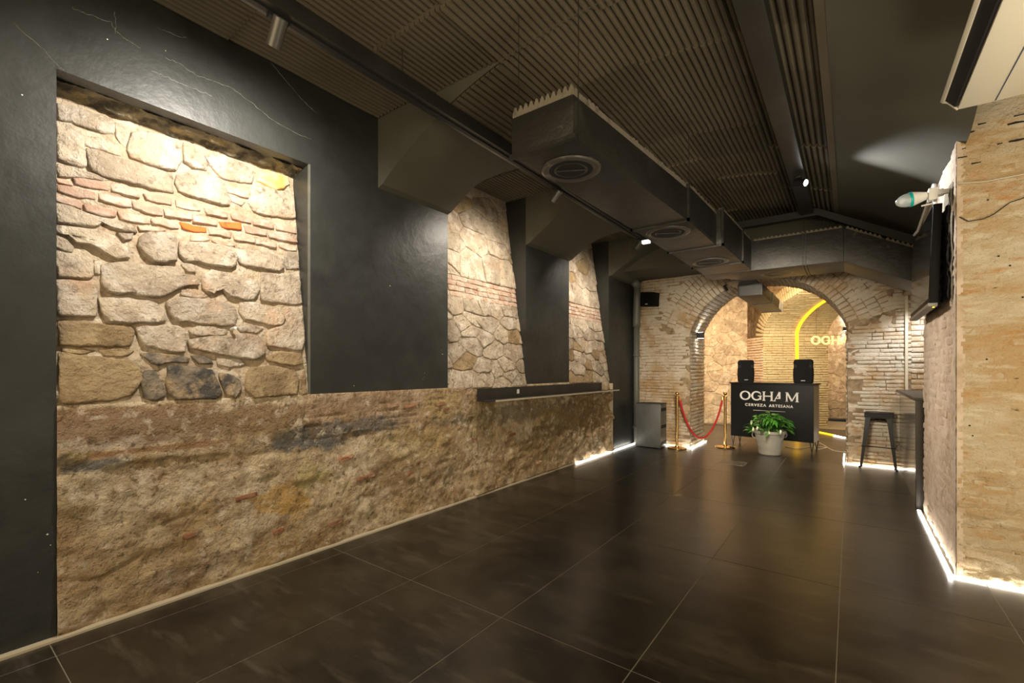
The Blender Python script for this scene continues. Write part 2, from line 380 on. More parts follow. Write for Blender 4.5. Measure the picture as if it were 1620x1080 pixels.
# ------------------------------------------------------------------ left wall, dark plaster
N1, N2, N3 = (.47,1.80), (3.24,4.59), (5.66,6.98)
ZB, ZH, ZT = 1.147, 2.86, 3.50
b = MB()
b.box(-3.7, XL, -2.0, N1[0], 0, ZT)
b.box(-3.7, XL, N1[0], N1[1], ZH, ZT)
b.box(-3.7, XL, N1[1], N2[0], ZB, ZT)
b.box(-3.7, XL, N2[1], N3[0], ZB, ZT)
b.box(-3.7, XL, N3[1], 8.12, 0, ZT)
wall_left = tag(b.build('wall_left', M['dark']), kind='structure')
# hairline cracks and chips in the dark plaster
def on_wall(u, v): y, z = on_x(u, v, XL); return Vector((XL, y, z))
rdc = random.Random(2)
for ln in ((113,12,140,23,176,35,183,50,200,63,227,80), (262,92,283,100,310,118,336,128,366,138,386,153,410,173,433,190,466,210,497,221), (240,112,262,121,283,131,310,141,340,154), (180,18,184,36,183,58), (20,35,45,58,66,75,92,105,103,112), (250,45,275,55,300,62), (430,100,455,130,480,160,505,183)):
    P = [on_wall(ln[i], ln[i+1]) for i in range(0, len(ln), 2)]; Q = []
    for a, c in zip(P[:-1], P[1:]):
        for k in range(6): t = k/6; q = a.lerp(c, t); Q.append(q + Vector((0, rdc.uniform(-.004,.004), rdc.uniform(-.005,.005))))
    b = MB(); b.tube(Q, [.0011*rdc.uniform(.3,1.3) for q in Q], 4); b.build('crack', M['crack'], wall_left)
b = MB()
for (u, v) in ((617,452),(620,459),(671,596),(672,590),(669,600),(698,554),(170,62),(262,80),(700,560),(560,610),(60,905),(75,845),(80,862),(40,790),(35,150)):
    p = on_wall(u, v); b.lathe([(0,0),(.0045*rdc.uniform(.4,1.1),0),(0,.001)], 5, c=p, M=Matrix.Rotation(PI/2, 4, 'Y'))
o = b.build('plaster_chip', M['white'], wall_left); o['kind'] = 'stuff'
# stones
def stone_mesh(poly, Tm, proud, seed, grow=.003, step=.032, rough=1.0):
    """poly 2D (y,z) -> rough-faced stone; Tm(y,z,c) gives the 3D point at outward offset c. The foot stands out, the head sinks in the mortar"""
    rd = random.Random(seed)
    P = [Vector(p) for p in poly]; n0 = len(P)
    area = sum(P[i].x*P[(i+1)%n0].y - P[(i+1)%n0].x*P[i].y for i in range(n0))
    if area < 0: P.reverse()
    Q = []
    for i in range(n0):
        a, c = P[i], P[(i+1) % n0]; l = (c-a).length; k = max(1, round(l/step))
        nn = Vector((c.y-a.y, -(c.x-a.x))); nn = nn.normalized() if nn.length > 1e-6 else Vector((0,0))
        for q in range(k):
            p = a.lerp(c, q/k); Q.append(p + nn*(grow + .0075*fbm(p.x*16, p.y*16, seed*1.7, 3)))
    n = len(Q); ctr = sum(Q, Vector((0,0)))/n
    zs = [q.y for q in Q]; z0, z1 = min(zs), max(zs); hh = max(z1-z0, .02)
    size = min(max(q.x for q in Q)-min(q.x for q in Q), hh)
    e = min(.012, size*.13); tl = rd.uniform(.3, 1.0); ty = rd.uniform(-.25,.25)/max(.1, size)
    def C(p, f):
        t = (p.y-z0)/hh
        return proud*f*(.62 + .75*tl*(.5-t)) + proud*ty*(p.x-ctr.x)*.6 + rough*(.0065*fbm(p.x*9, p.y*12, seed*.31, 4) + .004*fbm(p.x*34, p.y*38, seed, 3))*min(1, f)
    vs = []
    def ring(p_, c_):
        for q in Q:
            d = q-ctr; p = ctr + d*p_(d.length); vs.append(Tm(p.x, p.y, c_(p)))
    ring(lambda l: 1, lambda p: -.03); ring(lambda l: 1, lambda p: C(p, .55))
    ring(lambda l: max(.4, 1-e*.45/max(l,1e-3)), lambda p: C(p, .92)); 
    nr = 4 if size > .12 else 2
    fr = [1-e*1.6/max(size,.02)] + [1-(k+1)/(nr+1) for k in range(nr)]
    for f_ in fr: ring(lambda l, f_=f_: f_, lambda p: C(p, 1.05))
    vs.append(Tm(ctr.x, ctr.y, C(ctr, 1.05)))
    fs = []; R_ = 3+len(fr)
    for r in range(R_-1):
        for i in range(n):
            j = (i+1) % n; fs.append((r*n+i, r*n+j, (r+1)*n+j, (r+1)*n+i))
    for i in range(n): fs.append(((R_-1)*n+i, (R_-1)*n+(i+1) % n, R_*n))
    me = bpy.data.meshes.new('stone'); me.from_pydata([tuple(v) for v in vs], [], fs)
    bm = bmesh.new(); bm.from_mesh(me); bmesh.ops.recalc_face_normals(bm, faces=bm.faces); bm.to_mesh(me); bm.free()
    me.polygons.foreach_set('use_smooth', [True]*len(me.polygons)); me.update()
    return me
BN = Vector((1, 0, BAT)).normalized()
def TB(y, z, c): return Vector((XL - BAT*(z-1.15), y, z)) + BN*c
ST = [ # outlines measured on the leaning stone face of the first niche
('stone','91,164 120,170 150,180 176,189 180,200 178,213 165,212 140,204 113,194 92,190',.020),
('stone','91,193 112,197 128,207 133,232 136,264 120,262 92,254',.016),
('stone','131,214 160,220 187,232 190,247 165,239 134,229',.012),
('stone','183,194 205,202 201,222 195,234 184,216',.010),
('stone','208,210 225,207 260,214 284,224 285,254 278,270 262,269 235,261 206,250 199,240 204,222',.026),
('stone','290,226 304,230 317,240 327,262 325,271 305,266 290,255',.024),
('stone','137,236 165,243 190,251 215,258 245,268 272,276 273,306 250,301 200,290 160,280 145,271 138,250',.026),
('stone','278,277 300,269 328,273 345,283 356,300 362,325 350,325 325,318 300,310 282,302 277,290',.024),
('stone','322,243 340,245 365,251 385,260 400,272 398,290 380,290 352,282 340,272 330,260',.020),
('pinkbrick','360,297 375,299 393,304 392,313 375,309 360,304',.012),
('pinkbrick','363,308 376,312 388,320 380,325 366,318',.012),
('stone_y','410,270 425,270 440,275 455,280 457,292 447,298 435,300 418,292 405,285',.022),
('stone','400,295 420,296 440,303 455,302 464,312 466,345 450,345 425,342 400,333 392,320 396,306',.020),
('stone','92,259 118,265 145,275 172,287 150,283 118,280 92,279',.014),
('stone','88,322 125,333 160,345 190,350 210,358 215,368 200,367 180,361 165,352 150,361 120,357 88,352',.024),
('stone','88,357 120,360 155,365 180,375 200,395 204,410 185,412 165,400 140,388 115,384 105,372 88,368',.034),
('stone','88,372 106,380 116,392 114,400 100,398 88,391',.018),
('stone','87,396 118,403 140,410 147,418 146,437 140,441 110,440 87,438',.026),
('stone','150,409 158,416 157,435 149,432',.012),
('stone','220,375 235,368 260,368 275,372 280,395 277,414 255,418 240,415 225,402 217,388',.036),
('stone','284,382 310,384 345,388 368,392 373,405 372,420 365,424 335,421 310,414 292,414 283,402',.034),
('stone','186,368 200,371 212,370 206,378 195,379',.018),
('stone','377,395 400,396 430,402 445,410 447,425 440,429 420,428 395,422 377,416 374,402',.030),
('stone','451,397 470,400 474,426 452,425 449,410',.014),
('stone','158,420 180,416 205,415 235,420 280,425 284,436 305,437 314,452 290,453 268,465 250,470 225,469 205,463 185,467 168,462 160,445',.036),
('stone','286,418 300,416 309,421 308,433 295,430',.022),
('stone','318,436 335,427 360,432 385,440 407,446 409,460 400,474 385,475 362,469 345,452 330,466 320,455',.026),
('stone','412,431 440,433 465,433 476,440 476,480 455,481 430,479 412,474 411,450',.018),
('stone','87,443 110,444 146,445 151,460 152,485 149,501 125,500 95,500 87,498',.026),
('stone','158,471 175,471 200,470 225,474 248,480 259,492 261,508 240,511 200,511 168,509 160,490',.026),
('stone','264,478 285,471 320,474 350,478 370,485 375,500 371,514 350,516 320,512 295,509 280,509 267,495',.028),
('stone','285,455 305,457 318,462 328,470 310,471 284,467',.014),
('stone','380,479 400,478 415,485 440,491 449,505 444,514 430,516 405,510 385,505 378,492',.024),
('stone','448,487 470,485 477,500 480,540 476,555 440,550 422,546 421,525 432,519 452,513',.018),
('stone_b','87,506 120,510 160,513 205,515 211,530 204,547 160,549 120,548 90,547',.022),
('stone','217,518 250,515 280,516 293,521 292,545 290,558 270,557 245,552 225,545 218,530',.026),
('stone','298,522 315,516 340,517 360,523 357,528 340,531 315,531 300,528',.020),
('stone','297,538 320,534 355,531 385,529 408,531 418,545 418,560 405,569 380,566 350,561 320,556 300,551',.030),
('stone','375,518 400,514 415,521 405,527 380,524',.016),
('stone_b','420,566 445,556 476,560 478,575 460,578 440,575 425,572',.022),
('stone_b','87,557 130,562 170,567 205,570 219,581 226,600 208,625 170,634 120,639 87,638',.022),
('stone_b','100,551 130,552 150,557 125,559 100,556',.010),
('stone_b','155,553 190,552 212,556 195,564 165,562',.012),
('stone_d','222,559 250,559 285,563 299,567 297,574 275,572 250,577 240,574',.024),
('stone_d','266,578 300,579 335,586 343,605 350,625 340,631 300,631 278,632 268,620 262,600',.026),
('stone_d','231,586 245,586 259,615 261,628 245,635 226,629 223,605',.022),
('stone_d','346,590 360,592 378,601 381,615 371,631 357,624 350,606',.024),
('stone_b','388,591 396,581 430,579 465,586 471,600 469,624 440,627 400,629 388,615',.026),
('stone_b','476,595 482,582 483,600 484,624 473,626',.014),
('stone_d','302,562 328,565 336,576 312,574',.014),
('stone','344,565 380,568 385,577 362,581 343,576',.012),
]
BK = '''118,283 140,286 170,291 169,301 145,297 118,290|175,290 200,296 222,308 220,314 200,310 177,301|229,306 250,310 272,315 271,325 250,321 231,315|278,317 300,322 316,327 315,334 298,331 278,326|323,329 340,332 360,338 359,345 342,342 326,338|364,338 380,340 397,346 396,353 380,350 366,346|401,348 420,350 433,355 432,362 415,358 400,355|437,354 455,357 469,362 469,370 452,367 436,362|90,284 114,289 114,294 90,289
90,292 115,297 150,306 150,316 125,312 90,303|156,306 180,312 206,318 206,327 185,325 157,315|211,320 235,326 256,331 255,341 230,336 211,328|260,331 280,336 302,341 301,347 280,345 260,340|305,341 325,345 342,350 341,357 322,353 304,350|*348,351 365,353 381,354 381,364 365,362 350,358|387,357 405,361 421,367 420,373 405,370 388,367|424,367 445,371 469,377 469,384 445,380 425,374
88,310 110,315 130,322 128,331 108,326 88,320|134,323 160,330 185,335 182,342 158,341 135,333|188,334 215,342 237,347 237,354 210,350 190,345|240,346 262,350 281,355 280,361 262,358 240,353|*285,351 305,358 326,361 326,368 305,366 288,361|330,358 350,363 367,369 364,376 345,373 330,369|369,370 388,375 403,379 402,384 385,381 370,378|406,379 420,381 437,387 436,393 420,389 405,385|442,386 455,388 469,391 469,397 455,396 441,390
302,372 320,374 332,380 320,381 299,381|335,379 355,383 372,389 365,391 345,386|220,357 245,361 262,366 240,365 221,363'''
for ln in BK.split('\n'):
    for s in ln.split('|'):
        ST.append(('orangebrick' if s[0] == '*' else 'pinkbrick', s.strip('*'), .014))
for k, (mt, s, pr) in enumerate(ST):
    poly = [on_batter(*map(float, q.split(','))) for q in s.split()]
    poly = [(min(max(y_, N1[0]+.014), N1[1]-.010), max(z_, ZB+.004)) for (y_, z_) in poly]
    me = stone_mesh(poly, TB, pr*1.25, k+1, grow=.005 if 'brick' in mt else .004)
    link('brick' if 'brick' in mt else 'stone', me, M[mt], wall_left)
# mortar bed behind the stones of each niche
def niche_bed(n, z1):
    nrm = (Z_ - X_*BAT)
    l = math.hypot(1, BAT)
    coat('mortar', Vector((XL-.006, n[0], ZB)), Y_, nrm.normalized(), BN, n[1]-n[0], (z1-ZB)*l, .012, .010, .004, M['mortar'], wall_left, seed=n[0], sc=7)
niche_bed(N1, 2.95); niche_bed(N2, 3.62); niche_bed(N3, 3.62)
# crumbly underside behind the lintel of niche 1
coat('mortar', Vector((-3.30, N1[0], 2.845)), Y_, Vector((-1,0,-.25)).normalized(), -Z_, N1[1]-N1[0], .2, .012, .022, -.012, M['lintel'], wall_left, seed=9, sc=8)
# procedural rubble for the other niches
def clip(poly, p, n):
    out = []
    for i in range(len(poly)):
        a, b_ = poly[i], poly[(i+1) % len(poly)]; da, db = (a-p).dot(n), (b_-p).dot(n)
        if da <= 0: out.append(a)
        if (da < 0) != (db < 0) and abs(da-db) > 1e-9: out.append(a.lerp(b_, da/(da-db)))
    return out
def rubble(y0, y1, z0, z1, cw, ch, seed, jit=.62):
    rd = random.Random(seed); pts = []; rows = max(1, round((z1-z0)/ch)); 
    for r in range(rows):
        nn = max(2, round((y1-y0)/(cw*rd.uniform(.75,1.3)))); off = rd.random()
        for i in range(-1, nn+1):
            pts.append(Vector((y0+(i+off+rd.uniform(-jit,jit)*.6)*(y1-y0)/nn, (z0+(r+.5+rd.uniform(-jit,jit)*.7)*(z1-z0)/rows))))
    polys = []; asp = cw/ch
    for p in pts:
        poly = [Vector(q) for q in ((y0,z0),(y1,z0),(y1,z1),(y0,z1))]
        for q in pts:
            if q is p: continue
            d = q-p
            if d.length > cw*3: continue
            dd = Vector((d.x/asp/asp, d.y))
            poly = clip(poly, p + d*.5, dd)
            if len(poly) < 3: break
        if len(poly) < 3: continue
        c = sum(poly, Vector((0,0)))/len(poly); g = .006
        w_ = max(q.x for q in poly)-min(q.x for q in poly); h_2 = max(q.y for q in poly)-min(q.y for q in poly)
        if min(w_, h_2) < .05: continue
        polys.append([tuple(q + (c-q).normalized()*g) for q in poly])
    return polys
sd = 100
for n, bands in ((N2, ((ZB,2.12,.25,.155),(2.345,3.60,.38,.24))), (N3, ((ZB,2.12,.26,.165),(2.345,3.60,.40,.26)))):
    for (z0, z1, cw, ch) in bands:
        for poly in rubble(n[0], n[1], z0, z1, cw, ch, sd):
            sd += 1
            r = random.random()
            link('stone', stone_mesh(poly, TB, random.uniform(.012,.030), sd), M['stone'] if r < .9 else M['stone_b'], wall_left)
        sd += 50
    z = 2.12; r = 0
    while z < 2.35:
        y = n[0] - random.uniform(0,.15)
        while y < n[1]:
            L_ = random.uniform(.17,.27); a0, a1 = max(y, n[0]), min(y+L_-.012, n[1])
            if a1-a0 > .04:
                q = random.uniform(-.004,.004)
                link('brick', stone_mesh([(a0,z+q),(a1,z+q),(a1,z+.048+q),(a0,z+.048+q)], TB, .012, sd), M['pinkbrick'], wall_left); sd += 1
            y += L_
        z += .058; r += 1
# white bead on the jamb of niche 1
b = MB(); b.box(XL-.012, XL+.004, N1[1]-.004, N1[1]+.008, ZB, ZH); tag(b.build('trim_1', M['zinc']), kind='structure')
# niche jambs get ragged plaster line at the stone; low rendered wall
PT = []
def blob(u, v, ru, rv, c, a): # stain centre and extents measured on the wall face
    y, z = on_x(u, v, XL); y2, _ = on_x(u+ru, v, XL); _, z2 = on_x(u, v-rv, XL); PT.append((y, z, abs(y2-y), abs(z2-z), c, a))
GREY = (.17,.165,.155); RUST = (.30,.15,.07); DK = (.09,.075,.055); LT = (.62,.52,.38); OC = (.48,.35,.15); ORG = (.58,.36,.12)
blob(500,690,70,22,GREY,.95); blob(590,672,50,15,GREY,.9); blob(470,680,45,14,DK,.6); blob(155,735,60,12,GREY,.9); blob(110,730,30,14,DK,.9); blob(125,715,18,14,(.25,.20,.05),.7)
blob(210,695,130,12,(.46,.38,.30),.9); blob(200,655,170,14,(.27,.15,.08),.8); blob(180,675,190,18,(.30,.20,.13),.85); blob(330,668,110,26,(.28,.19,.12),.85)
blob(260,708,120,6,RUST,.8); blob(430,660,90,22,(.30,.20,.11),.8); blob(560,640,90,12,(.36,.25,.16),.7)
blob(180,760,80,28,LT,.7); blob(240,790,60,25,LT,.6); blob(120,790,40,40,(.33,.25,.13),.7); blob(440,790,40,22,ORG,.85); blob(470,800,20,20,ORG,.7)
blob(300,905,80,20,(.30,.23,.17),.6); blob(350,760,60,30,LT,.4); blob(120,900,40,60,(.36,.24,.14),.5); blob(650,700,60,30,OC,.5); blob(700,640,30,30,OC,.6)
blob(690,740,40,25,(.27,.18,.09),.7); blob(620,750,40,30,(.27,.18,.09),.7); blob(830,650,90,14,(.22,.19,.13),.8); blob(760,660,20,40,(.27,.20,.10),.7)
blob(870,655,20,12,OC,.8); blob(860,700,40,30,(.27,.19,.09),.8); blob(200,960,90,20,(.40,.28,.16),.5); blob(900,660,40,30,(.22,.15,.08),.7); blob(940,650,30,30,(.30,.19,.10),.7)
blob(495,752,26,22,(.48,.40,.18),.8); blob(430,700,60,12,DK,.35)
RB = []
rd = random.Random(3)
for k in range(60): RB.append((rd.uniform(.5,6.9), rd.uniform(.05,1.0), rd.uniform(.03,.13), rd.uniform(.02,.08), rd.uniform(-.012,.022)))
wid, hei = 6.98-.47, ZB+.02
na, nb = int(wid/.013), int(hei/.013); vs = []; cols = []
for j in range(nb+1):
    for i in range(na+1):
        y = .47 + wid*i/na; z = hei*j/nb
        c = .010 + .018*fbm(y*2.2, z*3.2, 1.5, 4) + .0085*fbm(y*8, z*10, 7.7, 5)
        rg = max(0, fbm(y*3.1, z*4.0, 12.0, 3)); c += .016*min(1, rg*1.6)*(.3 if y < 2.2 else 1)
        rr = noise.voronoi(Vector((y*3.4, z*4.6, 0)))[0]; e_ = rr[1]-rr[0]
        c -= .009*max(0, 1-e_/.08)*max(0, min(1, fbm(y*1.7, z*1.9, 33, 2)*4+.4))      # sunken joints between the stones under the render
        for (yb, zb, ry, rz, hh) in RB:
            q = ((y-yb)/ry)**2 + ((z-zb)/rz)**2
            if q < 1: c += hh*(1-q)**.6
        if z > .80 and 1.7 < y < 3.65 and z > .84:                                  # brick courses left under the pilaster
            zw = z + .010*fbm(y*2.2, z*2, 6, 3); cz = (zw % .062)/.062; r0 = int(zw/.062); cy = ((y + (r0 % 2)*.12) % .25)/.25
            c = .012 + .009*fbm(y*7, z*9, 2, 4) - (.010 if (cz < .14 or cy < .05) and fbm(y*2.5, z*4, 71, 3) > -.12 else 0)
        if z > .78+.05*math.sin(y*2) and y < 1.75: c = c*.35 + .012
        if y > 3.62: c += .028
        if y > 5.2: c += (y-5.2)*.014*max(-.5, fbm(y*5, z*6, 21, 4))*3
        if z > .97 and y > 3.55: c = min(c, .030)
        if z > 1.02 and (y < 1.8 or y > 3.2): t_ = (z-1.02)/.127; c = c*(1-t_) + (.010+.006*fbm(y*9, z*9, 4, 3))*t_
        edge = min((z)/.02, 1); 
        vs.append((XL + c*edge, y, z))
        n1 = fbm(y*1.6, z*2.0, 50, 4); n2 = fbm(y*4.5, z*4.5, 60, 4)
        base = Vector((.49,.355,.195)).lerp(Vector((.70,.58,.41)), max(0, min(1, .5+n1*1.1)))
        base = base.lerp(Vector((.33,.21,.11)), max(0, min(.8, (n2-.12)*1.6)))
        if z > .80 and 1.75 < y < 3.65: base = base.lerp(Vector((.40,.26,.17)), .6)
        for (yb, zb, ry, rz, cc, al) in PT:
            q = ((y-yb)/ry)**2 + ((z-zb)/rz)**2
            if q < 2.2:
                q += .9*fbm(y*9, z*14, 80, 4)
                t = max(0, min(1, (1.15-q)*2.2))*al
                if t > 0: base = base.lerp(Vector(cc), t)
        cols.append((*base, 1))
fs = [(j*(na+1)+i, j*(na+1)+i+1, (j+1)*(na+1)+i+1, (j+1)*(na+1)+i) for j in range(nb) for i in range(na)]
# top lip back to the niche
me = bpy.data.meshes.new('wall_left_base'); nv = len(vs)
for i in range(na+1): vs.append((XL-.12, .47+wid*i/na, hei-.012)); cols.append((.45,.36,.25,1))
for i in range(na): fs.append((nb*(na+1)+i, nb*(na+1)+i+1, nv+i+1, nv+i))
me.from_pydata(vs, [], fs); me.polygons.foreach_set('use_smooth', [True]*len(fs))
ca = me.color_attributes.new('Col', 'FLOAT_COLOR', 'POINT'); ca.data.foreach_set('color', [x for c in cols for x in c])
me.update(); lowwall = link('wall_left_base', me, M['render']); tag(lowwall, kind='structure')
rd = random.Random(5)
for (u, v) in ((613,645),(535,730),(518,833),(290,852),(372,792),(672,735),(640,752),(575,757),(700,650),(690,642),(560,760),(845,733),(640,645),(430,845),(590,870),(800,690),(740,700)):
    y, z = on_x(u, v, XL); L_ = rd.uniform(.07,.13); hh = rd.uniform(.022,.035)
    if z < .03: continue
    link('brick', stone_mesh([(y,z),(y+L_,z+.01),(y+L_,z+hh),(y,z+hh-.006)], lambda a, b_, c: Vector((XL+.020+(.028 if a > 3.62 else 0)+c, a, b_)), .006, int(u)), M['chip'], lowwall)
b = MB(); b.box(XL, XL+.045, -2.0, 5.78, 0, .012); tag(b.build('baseboard_left', M['trim_lit_edge']), kind='structure')
b = MB(); b.box(XL-.01, XL+.075, 6.968, 6.984, 0, 1.12); tag(b.build('lit_wall_edge', M['trim_lit_edge']), kind='structure')  # pale strip put in for the lit edge of the low wall
# ------------------------------------------------------------------ ceiling
XC = -1.335; RV = 3.2; ZC = 3.46
def prof(x): return ZC - RV + math.sqrt(max(0.01, RV*RV - (x-XC)**2))
b = MB(); b.box(-3.7, 3.5, -2.0, 8.2, 3.74, 3.82); ceiling = tag(b.build('ceiling', M['vault']), kind='structure')
def corr_panel(x0, x1, y0, y1, zf, dz=0, pitch=.0455, name='ceiling_panel', amp=.034, tilt=0):
    n = max(1, round((x1-x0)/pitch)); p = (x1-x0)/n; prf = []
    for i in range(n):
        for (t, d) in ((0,amp),(.24,.004),(.38,0),(.62,0),(.76,.004)):
            x = x0+(i+t)*p; prf.append((x, zf(x)+d+dz))
    prf.append((x1, zf(x1)+amp+dz)); m = len(prf); vs = []; fs = []
    ny = max(1, round((y1-y0)/.3))
    for k in range(ny+1):
        y = y0+(y1-y0)*k/ny
        for (x, z) in prf: vs.append((x, y, z + tilt*(y-y0) + .003*math.sin(y*7+x*3)))
    for k in range(ny):
        for i in range(m-1): fs.append((k*m+i, (k+1)*m+i, (k+1)*m+i+1, k*m+i+1))
    for (k, y) in ((0, y0), (ny, y1)):                       # serrated ends
        bs = len(vs)
        for (x, z) in prf: vs.append((x, y, zf(x)+amp+dz+.018 + tilt*(y-y0)))
        for i in range(m-1): fs.append((k*m+i, k*m+i+1, bs+i+1, bs+i))
    me = bpy.data.meshes.new(name); me.from_pydata(vs, [], fs); me.update()
    return link(name, me, M['corr'], ceiling)
flat = lambda z: (lambda x: z)
rd = random.Random(11)
# near flat deck over the first bay
for (y0, y1, dz) in ((-2.0,-.9,0), (-.9,.15,.010), (.15,1.25,-.004), (1.25,2.40,.004)):
    corr_panel(-3.2, -2.52, y0, y1, flat(3.452), dz); corr_panel(-2.52, -1.9, y0, y1 if y1 < 2 else 1.86, flat(3.45), dz+.006)
corr_panel(-2.52, -1.9, 1.86, 2.40, flat(3.436), -.012)
for (y0, y1, dz) in ((-2.0,-.6,0), (-.6,.7,.014), (.7,1.86,.028)):
    corr_panel(-1.9, -.95, y0, y1, prof, dz); corr_panel(-.95, -.14, y0+.2, y1+.2, prof, dz)
brk = [1.86, 2.42, 3.02, 3.52, 4.21, 4.78, 5.36, 5.92, 6.55, 7.15]
for k in range(len(brk)-1):
    for (x0, x1, s) in ((-2.40,-1.90,0), (-1.90,-1.18,.0), (-1.18,-.60,.03), (-.60,-.14,-.05)):
        y0, y1 = brk[k], brk[k+1]
        if k == 0 and x0 < -2: continue
        if x0 > -1.2 and k > 0: y0 += s
        if x0 > -1.2 and k < len(brk)-2: y1 += s
        if k == 0 and x0 > -1.2: y0 = 2.06; 
        corr_panel(x0, x1, y0, y1, prof, rd.choice((0,.008,.014,-.006)) - .002*k, tilt=rd.uniform(-.008,.008))
# lunette decks
for n in (N2, N3):
    m_ = (n[0]+n[1])/2
    corr_panel(-3.66, -2.25, n[0]-.0, m_, flat(3.47)); corr_panel(-3.66, -2.25, m_, n[1]+.0, flat(3.462))
# plaster springers (vault feet)
def springer(y0, y1, g0, g1, x1=-2.40, x0=-3.2):
    nx = 14; vs = []; fs = []; b = MB()
    row = []
    for i in range(nx+1):
        x = x0+(x1-x0)*i/nx; t = max(0, (x+2.85)/.43); z = prof(x) + (.02 if i == 0 else 0)
        row.append((x, z, y0 - g0*min(1,t)**1.4, y1 + g1*min(1,t)**1.4))
    for (x, z, a, c) in row: vs += [(x, a, z), (x, c, z), (x, a, 3.62), (x, c, 3.62)]
    for i in range(nx):
        k = i*4; l = k+4
        fs += [(k, k+1, l+1, l), (k, l, l+2, k+2), (k+1, k+3, l+3, l+1)]
    fs += [(nx*4, nx*4+1, nx*4+3, nx*4+2)]
    b.add(vs, fs); return b
for k, (y0, y1, g0, g1) in enumerate(((2.41,3.24,0,.32), (4.59,5.66,.34,.32), (6.98,8.12,.3,0))):
    link('springer', springer(y0, y1, g0, g1).mesh('springer'), M['vault'], ceiling)
# arch face strip where the deck steps down
b = MB()
prv = None
for i in range(24):
    xa = -2.5 + i*(1.45/24); xb = -2.5 + (i+1)*(1.45/24)
    b.add([(xa,2.405,prof(xa)-.0),(xb,2.405,prof(xb)),(xb,2.405,3.475),(xa,2.405,3.475)], [(0,1,2,3)])
b.build('arch_edge', M['vault'], ceiling)
# right smooth vault
b = MB(); vs = []; fs = []; nx = 16
for i in range(nx+1):
    x = -.14+(.60+.14)*i/nx; z = prof(x)
    vs += [(x, 4.08, z), (x, 7.16, z)]
for i in range(nx): fs.append((2*i, 2*i+1, 2*i+3, 2*i+2))
b.add(vs, fs)
# near-right lunette rising smoothly from the arch edge
vs = []; fs = []; mm = 14; ny = 30
for j in range(ny+1):
    y = 4.08 - 6.08*(j/ny)**1.6; q = min(1, (4.08-y)/1.5); q = q*q*(3-2*q)
    for i in range(mm+1):
        t = i/mm; x = -.14 + .74*t; vs.append((x, y, prof(x)*(1-q) + (3.25+.35*t)*q))
    vs.append((.60, y, 3.76))
for j in range(ny):
    for i in range(mm+1): k = j*(mm+2)+i; fs.append((k, k+1, k+mm+3, k+mm+2))
b.add(vs, fs)
b.build('vault_plaster', M['vault'], ceiling, auto=True)
b = MB(); b.box(-.15, -.105, -2.0, 7.15, 3.205, 3.26); b.build('edge_batten', M['corr'], ceiling)
# bulkhead and low soffit before the end wall
b = MB(); b.box(-3.3, 1.1, 7.16, 8.2, 2.965, 3.74); b.build('bulkhead', M['vault'], ceiling)
# steel beams
b = MB(); b.box(-2.39, -2.285, -2.0, 6.3, 3.15, 3.245); bl = b.build('track_beam', M['steel_dark'], bevel=.004)
tag(bl, 'long dark steel beam with lamp track under the left of the ceiling', 'beam')
b = MB(); 
for k in range(5): b.tube([(-2.337, -1.2+k*1.05, 3.24), (-2.337, -1.2+k*1.05, 3.46)], .004, 6)
b.build('hanger_rod', M['steel_dark'], bl)
b = MB(); b.box(-2.352, -2.322, -1.9, 6.28, 3.138, 3.15); b.build('lamp_track', M['black'], bl)
b = MB(); b.box(-.475, -.345, -2.0, 6.42, 3.185, 3.30); br_ = b.build('roof_beam', M['steel_dark'], bevel=.004)
tag(br_, 'long dark steel beam under the right of the corrugated vault', 'beam')
b = MB()
b.box(-1.75, -.31, 6.44, 6.54, 3.165, 3.245)
pp = [(-.31,3.165),(.57,2.66),(.57,2.76),(-.31,3.245)]
b.prism(pp, 6.44, 6.54)
tb = b.build('cross_beam', M['black']); tag(tb, 'black cross beam bending down to the right wall above the duct', 'beam')
# ------------------------------------------------------------------ far wall with arch
YF = 8.13; AX0, AX1 = -2.20, -.04; AXC = -1.12; AR = 1.133; AZ = 1.657; ASP = 2.0
def in_arch(x, z, m=0):
    if abs(x-AXC) >= 1.08+m: return False
    return z < ASP or (x-AXC)**2+(z-AZ)**2 < (AR+m)**2
def far_mask(a0, a1, z0, z1):
    x0, x1 = -3.3+a0, -3.3+a1; zc = (z0+z1)/2
    if zc < ASP: return not (x1 > AX0+.01 and x0 < AX1-.01)
    return not ((((x0+x1)/2-AXC)**2 + (zc-AZ)**2) < (AR+.56)**2)
def arc_pts(n=28):
    a0 = math.atan2(ASP-AZ, 1.08); return [(AXC+AR*math.cos(a0+(PI-2*a0)*i/n), AZ+AR*math.sin(a0+(PI-2*a0)*i/n)) for i in range(n+1)]
YB = 9.02
ap = arc_pts()
b = MB()     # core masonry: outer rectangle with the arch cut out, as strips
b.box(-3.6, AX0-.012, YF+.0, YB, 0, ASP); b.box(AX1+.012, 1.3, YF, YB, 0, ASP)
pl = [(AX1+.012, ASP)] + [(AXC+(x-AXC)*1.008, AZ+(z-AZ)*1.008) for (x, z) in ap] + [(AX0-.012, ASP)]
for i in range(len(pl)-1):
    (xa, za), (xb, zb) = pl[i], pl[i+1]
    b.add([(xa,YF,za),(xb,YF,zb),(xb,YF,3.2),(xa,YF,3.2),(xa,YB,za),(xb,YB,zb),(xb,YB,3.2),(xa,YB,3.2)], [(0,1,2,3),(4,5,6,7),(0,1,5,4)])
b.box(-3.6, AX0-.012, YF, YB, ASP, 3.2); b.box(AX1+.012, 1.3, YF, YB, ASP, 3.2)
wall_far = tag(b.build('wall_far', M['wmortar']), kind='structure')
it = courses(Vector((-3.3, YF, 0)), X_, Z_, -Y_, 3.3+.66, 2.98, ch=.054, bl=.245, gap=.0105, mask=far_mask, seed=21, proud=.017)
facing(wall_far, it, M['wbrick'])
